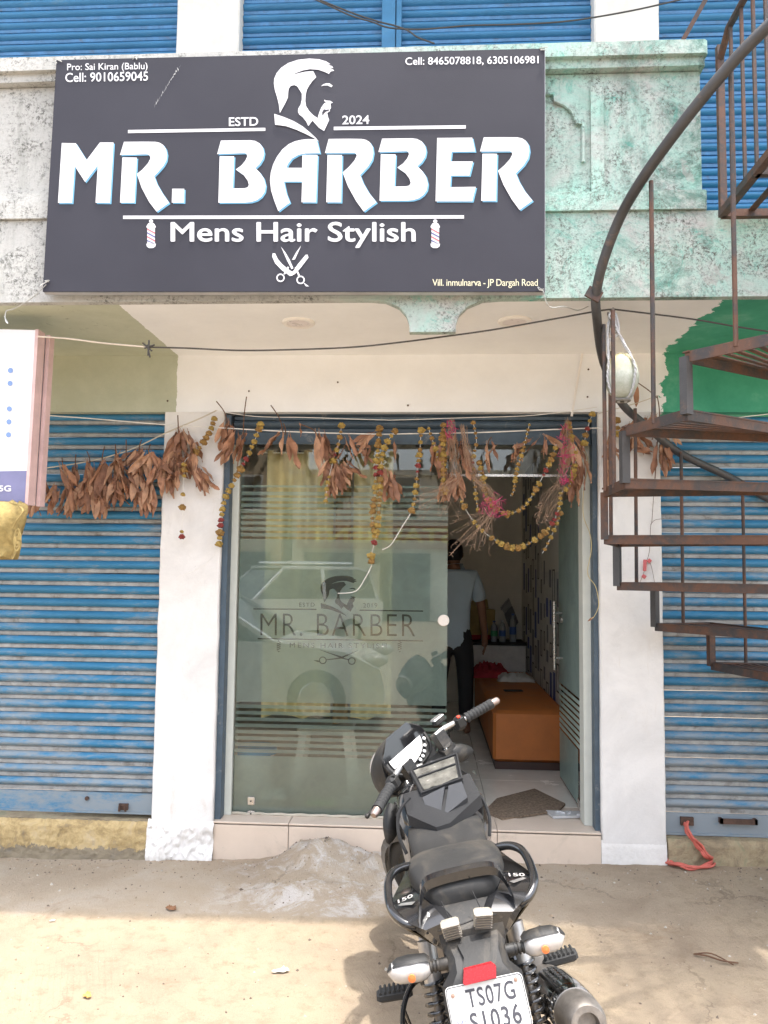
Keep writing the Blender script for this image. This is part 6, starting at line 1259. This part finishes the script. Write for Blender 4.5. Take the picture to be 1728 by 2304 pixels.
# ---- steered front assembly
def sf(v): return PIV + RS @ Vector(v)                     # coordinates relative to the steering head
def sb(mb, name, mat, par=None, sm=40): mb.v = [tuple(sf(v)) for v in mb.v]; return mb.build(name, mat, par or BK, sm)
for s in (-1, 1):
    mb = MB(); mb.tube([(s * .095, -.02, .02), (s * .095, .12, -.24)], .022, 12); mb.tube([(s * .095, .12, -.24), (s * .095, .385, -.635)], .029, 12); sb(mb, 'fork_leg', mbk)
mb = MB(); rings = []
for k in range(13):
    a = math.radians(10 + k * 12); rings.append([(x, .39 + (.325 + dz) * math.cos(a) * .98, -.635 + (.325 + dz) * math.sin(a)) for x, dz in ((-.062, -.035), (-.05, 0), (0, .012), (.05, 0), (.062, -.035), (.045, -.012), (0, .0), (-.045, -.012))])
mb.loft(rings); sb(mb, 'front_mudguard', gb, None, 50)
mb = MB(); mb.loft([[(x, y, z) for x, y in ((-.125, .02), (-.10, -.035), (-.05, -.055), (.05, -.055), (.10, -.035), (.125, .02), (.09, .05), (-.09, .05))] for z in (-.035, -.012)]); tc = sb(mb, 'triple_clamp', mbk, None, 30)
mb = MB(); mb.lathe([(.026, 0), (.026, .006), (.019, .008), (.019, .002), (0, .002)], 20, (.0, -.008, -.012)); sb(mb, 'steering_nut', chrome, tc)
mb = MB(); mb.lathe([(.018, 0), (.018, .022), (.013, .024), (0, .024)], 18, (-.036, .026, -.014)); sb(mb, 'ignition', alu, tc)
for s in (-1, 1):
    mb = MB(); mb.loft([[(s * .055, -.045, z), (s * .125, -.035, z), (s * .125, .02, z), (s * .075, .02, z)] for z in (-.011, .006)]); br_ = sb(mb, 'bar_bracket', mbk, None, 30)
    mb = MB(); mb.loft([[(s * (x), y + dy, z) for x, dy in ((.075, -.018), (.125, -.018), (.125, .022), (.075, .022))] for y, z in ((-.01, .005), (.0, .07))]); sb(mb, 'riser', mbk, br_, 30)
    for bx_, by_ in ((.078, -.030), (.108, -.022)): mb = MB(); mb.lathe([(.008, 0), (.008, .007), (.004, .007), (.004, .003), (0, .003)], 10, (s * bx_, by_, .006)); sb(mb, 'bolt', chrome, br_)
    path = smoothline([(s * .085, .002, .066), (s * .13, .0, .066), (s * .18, -.015, .060), (s * .24, -.045, .050), (s * .375, -.098, .040)], 5)
    mb = MB(); mb.tube(path[:-4], .0115, 10); sb(mb, 'handlebar', alu, None, 60)
    ax0, ax1 = Vector((s * .232, -.041, .051)), Vector((s * .352, -.089, .042)); mb = MB(); N_ = 26
    mb.tube([ax0.lerp(ax1, k / N_) for k in range(N_ + 1)], [.0185 + (.0022 if k % 3 else -.0004) if 2 < k < 24 else .021 for k in range(N_ + 1)], 14); gp_ = sb(mb, 'grip', rub, None, 50)
    mb = MB(); e0 = ax1; e1_ = ax1 + (ax1 - ax0).normalized() * .034; mb.tube([e0, e0.lerp(e1_, .8), e1_], [.016, .0145, .010], 14); sb(mb, 'bar_end', M('worn_bar_end', (.32, .25, .22), .35, .7, world=False), gp_, 40)
    mb = MB(); cst = Vector((s * .205, -.028, .052)); ori = (ax1 - ax0).to_track_quat('X', 'Z').to_matrix(); mb.obox(cst, (.045, .046, .050), ori, .009); mb.obox(cst + Vector((0, .012, -.012)), (.05, .05, .04), ori, .008); sw = sb(mb, 'switch_housing', mbk, None, 30)
    mb = MB(); mb.obox(cst + Vector((-s * .006, -.016, .026)), (.014, .014, .010), ori, .002); sb(mb, 'switch_button', M('red_switch', (.60, .07, .04), .4, world=False) if s > 0 else rub, sw)
    mb = MB(); lv = smoothline([(s * .19, .02, .040), (s * .25, .008, .036), (s * .32, -.028, .032), (s * .385, -.062, .038)], 5); mb.tube(lv, [.007] * (len(lv) - 2) + [.006, .005], 8); mb.sphere(lv[-1], .0095, 8, 6); sb(mb, 'lever', mbk, None, 60)
    mb = MB(); mb.tube([(s * .10, .10, -.085), (s * .165, .115, -.085)], [.012, .009], 10)
    for k in range(3): mb.tube([(s * (.13 + k * .012), .107 + k * .003, -.085), (s * (.136 + k * .012), .108 + k * .003, -.085)], .014, 10)
    fi = sb(mb, 'front_indicator', mbk); mb = MB(); rings = []
    dpd = .085 if s < 0 else .05
    for k in range(9): t = k / 8; r = .036 * math.sin(math.pi * (.2 + .77 * t)) ** .7; rings.append([(s * (.172 + .112 * t) + s * r * .45 * math.sin(a * .3927), .112 - .02 * t + r * .8 * math.cos(a * .3927), -.080 - dpd * t + r * math.sin(a * .3927)) for a in range(16)])
    mb.loft(rings); sb(mb, 'lens_shell', mbk, fi, 60)
mb = MB(); mb.obox((.155, .030, .092), (.055, .035, .022), Matrix.Rotation(-.15, 3, 'Z'), .006); rv = sb(mb, 'brake_reservoir', mbk, None, 30)
mb = MB(); mb.obox((.155, .030, .106), (.057, .037, .008), Matrix.Rotation(-.15, 3, 'Z'), .003); sb(mb, 'reservoir_cap', alu, rv, 30)
# instrument cluster: tilted plane facing the rider
cm = Matrix.Rotation(math.radians(60), 3, 'X')
def cl(x, z, l=0.0): return Vector((0, .105, .048)) + cm @ Vector((x, z, l))
outl = [(-.118, -.012), (-.108, .030), (-.072, .055), (-.02, .060), (.035, .056), (.085, .060), (.116, .042), (.120, .010), (.098, -.030), (.05, -.046), (-.02, -.050), (-.08, -.045)]
def smooth2(pts, per=4):
    v = [Vector((x, y, 0)) for x, y in pts]; n = len(v); o = []
    for i in range(n):
        p0, p1, p2, p3 = v[i-1], v[i], v[(i+1) % n], v[(i+2) % n]
        for k in range(per): t = k / per; q_ = .5 * ((2*p1) + (p2-p0)*t + (2*p0-5*p1+4*p2-p3)*t*t + (3*p1-p0-3*p2+p3)*t**3); o.append((q_.x, q_.y))
    return o
outl = [(x, y * 1.4) for x, y in outl]; so = smooth2(outl); mb = MB(); mb.loft([[cl(x * k, y * k, l) for x, y in so] for k, l in ((.80, -.06), (1.06, -.02), (1.06, .004), (1.0, .010), (.93, .010), (.90, .002))]); ic = sb(mb, 'instrument_cluster', mbk, None, 40)
face = [(-.104, -.010), (-.095, .026), (-.062, .047), (-.022, .046), (.0, .036), (.03, .036), (.06, .046), (.088, .046), (.098, .030), (.080, -.004), (.04, -.026), (-.02, -.036), (-.075, -.034)]
face = [(x, y * 1.4) for x, y in face]
mb = MB(); mb.prism(smooth2(face), lambda x, y: cl(x, y, .0105), cm @ Vector((0, 0, -.004))); sb(mb, 'dial_face', facec, ic)
rim_ = smooth2(face); mb = MB(); mb.tube([cl(x, y, .011) for x, y in rim_], .0028, 6, loop=True); sb(mb, 'dial_bezel', mbk, ic, 50)
for k in range(5): mb = MB(); t = k / 4; mb.lathe([(.0075, 0), (.0075, .004), (.005, .006), (0, .006)], 12, cl(.012 + .082 * t, -.055 + .055 * t * t * .9 + .004 * t, .010), cm); sb(mb, 'warning_lamp', facec, ic)
# headlamp cowl with visor
cow = [(-.135, -.03), (-.130, .05), (-.095, .105), (-.04, .135), (.04, .135), (.095, .105), (.130, .05), (.135, -.03), (.09, -.09), (-.09, -.09)]
mb = MB(); mb.loft([[(x * k, .125 + dy, z * kz + dz) for x, z in smooth2(cow, 3)] for k, kz, dy, dz in ((1.0, 1.0, .0, .005), (1.03, 1.0, .03, .0), (.95, .92, .10, -.02), (.75, .75, .17, -.04), (.40, .45, .215, -.055))]); hc = sb(mb, 'headlamp_cowl', mbk, None, 50)
mb = MB(); vis = [(-.128, .03), (-.115, .085), (-.06, .140), (.06, .140), (.115, .085), (.128, .03), (.10, .045), (-.10, .045)]
mb.loft([[(x * k, .118 + dy, z + dz) for x, z in vis] for k, dy, dz in ((1.0, -.012, .012), (1.0, .0, .0))]); sb(mb, 'visor', gb, hc, 30)
mb = MB(); mb.lathe([(0, 0), (.075, 0), (.085, -.02)], 20, (0, .335, -.02), Matrix.Rotation(-math.pi / 2, 3, 'X')); sb(mb, 'headlamp_lens', lensw, hc)
for pts in ([(-.19, .02, .03), (-.15, .12, -.04), (-.05, .14, -.12), (-.06, -.05, -.2)], [(.19, .02, .03), (.16, .13, -.02), (.06, .14, -.12), (.05, -.05, -.2)], [(.18, .03, .04), (.20, .10, -.03), (.10, .18, -.15)]): mb = MB(); mb.tube(smoothline(pts, 6), .005, 6); sb(mb, 'control_cable', rub, None, 60)
# tank bag strapped over the tank
m_bag = M('dark_grey_nylon', (.014, .014, .015), .8, 0, .25, 18, .4, 300, world=False); m_win = M('clouded_plastic_window', (.13, .125, .11), .22, 0, .55, 16, .25, 30, .7, .3, world=False); m_mesh = M('grey_mesh_pocket', (.038, .040, .045), .7, 0, .15, 60, .5, 500, world=False)
TB = thing('tank_bag', None, 'dusty grey tank bag with clouded plastic window strapped on the motorcycle tank', 'bag', None, MW)
def tb(mb, name, mat, par=None, sm=40): return mb.build(name, mat, par or TB, sm)
bag = [Vector(v) for v in ((-.082, .855, .925), (.108, .865, .948), (.098, .68, .905), (-.055, .665, .888))]; dn_ = Vector((0, .012, -.045))
mb = MB(); mb.loft([[v + dn_ * 1.0 for v in bag], [v + (v - sum(bag, Vector()) / 4) * .04 for v in bag], [v + Vector((0, 0, .006)) for v in bag]]); fb = tb(mb, 'map_case', m_bag, None, 30)
cc = sum(bag, Vector()) / 4; mb = MB(); q = [v.lerp(cc, .14) + Vector((0, -.002, .0085)) for v in bag]; nq = 8; vs_ = []
for j in range(nq + 1):
    for i in range(nq + 1): u, v = i / nq, j / nq; p = q[0].lerp(q[1], u).lerp(q[3].lerp(q[2], u), v); vs_.append(p + Vector((0, 0, .004 * pnoise(p * 40) + .002)))
mb.add(vs_, [(j*(nq+1)+i, j*(nq+1)+i+1, (j+1)*(nq+1)+i+1, (j+1)*(nq+1)+i) for j in range(nq) for i in range(nq)]); tb(mb, 'window', m_win, fb, 70)
mb = MB(); e = [v + Vector((0, -.001, .009)) for v in bag]; mb.tube(e, .006, 6, loop=True); tb(mb, 'piping', m_bag, fb)
mb = MB(); mb.tube([q[0].lerp(q[3], .42) + Vector((0, 0, .006)), q[1].lerp(q[2], .42) + Vector((0, 0, .006))], .004, 6); tb(mb, 'seam', m_bag, fb)
mb = MB(); lo = [Vector(v) for v in ((-.125, .74, .885), (.135, .76, .905), (.150, .62, .862), (.02, .535, .815), (-.03, .53, .812), (-.120, .60, .852))]; mb.loft([[v + Vector((0, 0, -.04)) for v in lo], lo, [v.lerp(sum(lo, Vector()) / 6, .25) + Vector((0, 0, .016)) for v in lo]]); tb(mb, 'base_pad', m_bag, None, 30)
for a in ([(-.055, .655, .884), (.030, .665, .902), (-.010, .565, .828), (-.05, .60, .848)], [(.045, .665, .902), (.095, .67, .905), (.10, .60, .868), (.005, .568, .832)]):
    mb = MB(); a = [Vector(v) + Vector((0, -.012, .004)) for v in a]; mb.add(a + [v + Vector((0, .01, -.02)) for v in a], [(0,1,2,3),(7,6,5,4),(0,4,5,1),(1,5,6,2),(2,6,7,3),(3,7,4,0)]); tb(mb, 'mesh_pocket', m_mesh, None, 30)
for s in (-1, 1): mb = MB(); mb.tube(smoothline([(s * .10, .68, .885), (s * .150, .66, .845), (s * .165, .63, .78), (s * .15, .60, .72)], 5), .007, 6); tb(mb, 'strap', m_bag)
# ================================================================== the street behind the camera, seen only as reflections in the glass
m_car = M('white_car_paint', (.74, .75, .75), .18, 0, .03, 6, 0, 60, .6, .5); m_cg = M('car_glass', (.02, .025, .03), .06, 0, .05, 4, 0, 60, .8); m_tyre = M('car_tyre', (.02, .02, .02), .8)
def car(name, loc, rz, length, width, body, roof, label, rack=False):
    t = thing(name, loc, label, 'car'); t.rotation_euler.z = rz; hw = width / 2
    mb = MB(); mb.loft([[(x, -hw * k, z) for x, z in body] for k in (1.0,)] + [[(x, hw, z) for x, z in body]]); mb.build('body', m_car, t, 30)
    mb = MB(); mb.loft([[(x, s * hw * (.96 if z < max(q[1] for q in roof) - .2 else .80), z) for x, z in roof] for s in (-1, 1)]); cab = mb.build('cabin', m_cg, t, 30)
    top = max(q[1] for q in roof); xs_ = [q[0] for q in roof if q[1] > top - .08]
    mb = MB(); mb.box(min(xs_) - .05, max(xs_) + .05, -hw * .80, hw * .80, top - .01, top + .035)
    for s in (-1, 1):
        for a, c in zip(roof, roof[1:]): mb.bar((a[0], s * hw * (.97 if a[1] < top - .2 else .81), a[1]), (c[0], s * hw * (.97 if c[1] < top - .2 else .81), c[1]), .06, .05)
        xm = (min(xs_) + max(xs_)) / 2; mb.bar((xm, s * hw * .97, body[2][1]), (xm, s * hw * .81, top), .09, .04)
    mb.build('roof', m_car, t, 30)
    for x in (-length * .30, length * .31):
        for s in (-1, 1): mb = MB(); mb.lathe([(0, -.1), (.30, -.1), (.33, -.06), (.33, .06), (.30, .1), (.20, .11), (0, .11)], 24, (x, s * (hw - .07), .33), Matrix.Rotation(-s * math.pi / 2, 3, 'X')); w = mb.build('wheel', m_tyre, t, 40); mb = MB(); mb.lathe([(0, .112), (.20, .112), (.19, .118), (0, .125)], 10, (x, s * (hw - .07), .33), Matrix.Rotation(-s * math.pi / 2, 3, 'X')); mb.build('rim', chrome, w, 20)
    for s in (-1, 1): mb = MB(); mb.sphere((length / 2 - .16, s * hw * .74, .74), 1, 10, 8, (.16, .14, .08)); mb.build('headlight', lensw, t, 50)
    if rack:
        for s in (-1, 1): mb = MB(); mb.tube([(min(xs_) + .1, s * hw * .7, top + .12), (max(xs_) - .1, s * hw * .7, top + .12)], .025, 8); mb.build('roof_rack', chrome, t)
    return t
body1 = [(-2.0, .30), (-2.02, .62), (-1.75, .90), (.75, .94), (1.55, .84), (1.92, .66), (1.98, .40), (1.95, .25)]; roof1 = [(-1.80, .90), (-1.35, 1.38), (-.9, 1.46), (-.1, 1.45), (.75, .93)]
car('parked_car', (-2.45, .0, -.02), math.radians(0), 4.0, 1.70, body1, roof1, 'white hatchback parked across the road, reflected low in the glass panel')
body2 = [(-2.2, .45), (-2.25, 1.0), (-2.1, 1.10), (1.0, 1.12), (2.0, 1.02), (2.2, .80), (2.2, .45), (2.1, .38)]; roof2 = [(-2.1, 1.08), (-1.95, 1.72), (-1.6, 1.80), (.35, 1.78), (1.15, 1.10)]
car('parked_suv', (-3.4, -8.6, -.02), math.radians(140), 4.4, 1.8, body2, roof2, 'white estate car with roof rack parked farther back, reflected in the glass panel', True)
m_bl = [M('opposite_wall_cream', (.62, .58, .48), .9, 0, .1, 1), M('opposite_wall_grey', (.46, .47, .46), .9, 0, .1, 1), M('opposite_wall_ochre', (.50, .38, .24), .9, 0, .1, 1)]; m_sgn = M('red_brown_shop_sign', (.38, .14, .07), .6); m_ylw = M('yellow_sign_letters', (.70, .55, .12), .6)
def house(x0, x1, y0, h, mt, label, rows, cols, sign=None):
    t = thing('opposite_house', ((x0 + x1) / 2, y0 - 3, 0), label, 'building'); hw = (x1 - x0) / 2
    mb = MB(); mb.box(-hw, hw, -3, 3, -.2, h); mb.box(-hw - .15, hw + .15, -3.1, 3.15, h, h + .2); mb.build('wall', mt, t)
    for r in range(rows):
        for c in range(cols):
            xw = -hw + (c + .5) * 2 * hw / cols; zw = 3.9 + r * 2.9; mb = MB(); mb.box(xw - .55, xw + .55, 3.0, 3.06, zw, zw + 1.3); w = mb.build('window', m_trim, t); mb = MB(); mb.box(xw - .48, xw + .48, 3.061, 3.07, zw + .07, zw + 1.23); mb.build('pane', m_cg, w)
    for c in range(cols): xw = -hw + (c + .5) * 2 * hw / cols; mb = MB(); mb.box(xw - .9, xw + .9, 3.0, 3.05, 0, 2.4); mb.build('shop_opening', m_dark, t)
    if sign:
        mb = MB(); mb.box(-hw * .95, hw * .8, 3.02, 3.16, 2.55, 3.5); s = mb.build('shop_sign', m_sgn, t)
        tm = text_mb(sign, (hw * .70, 3.32, -hw * .85, 2.75), lambda x, z: Vector((x, 3.165, z)), .03); tm.build('lettering', m_ylw, s)
house(-13, -5.4, -19, 7.0, m_bl[2], 'ochre two storey house across the road, left in the reflection', 1, 3)
house(-5.0, 3.2, -19, 5.2, m_bl[0], 'cream restaurant block across the road with a red brown sign', 1, 3, 'RESTAURENT')
house(3.6, 12, -20, 8.6, m_bl[1], 'grey three storey block across the road, right in the reflection', 2, 3)
# ================================================================== grit and pebbles gathered on the apron
gr = random.Random(21); mb = MB()
for k in range(2600):
    near = gr.random() < .55
    x = gr.uniform(-2.6, 2.4); y = gr.uniform(3.9, 4.53) if near else gr.uniform(2.6, 4.2)
    if near: y = 4.53 - abs(gr.gauss(0, .22))
    r = abs(gr.gauss(0, .0035)) + .0015; z = ground_z(x, y); a = gr.uniform(0, 6.28); mb.cur = gr.choice((0, 0, 0, 1, 1, 2))
    pts = [Vector((x + r * math.cos(a + i * 1.571) * gr.uniform(.6, 1.3), y + r * math.sin(a + i * 1.571) * gr.uniform(.6, 1.3), z - .001)) for i in range(4)]
    mb.add(pts + [Vector((x + gr.uniform(-r, r) * .3, y + gr.uniform(-r, r) * .3, z + r * gr.uniform(.5, 1.0)))], [(0, 1, 4), (1, 2, 4), (2, 3, 4), (3, 0, 4)])
mb.build('gravel', [M('grit_tan', (.30, .23, .16), .95), M('grit_dark', (.12, .09, .07), .95), M('grit_pale', (.38, .35, .30), .95)], None, None, kind='stuff', label='loose grit and small pebbles scattered on the concrete apron', cat='grit')
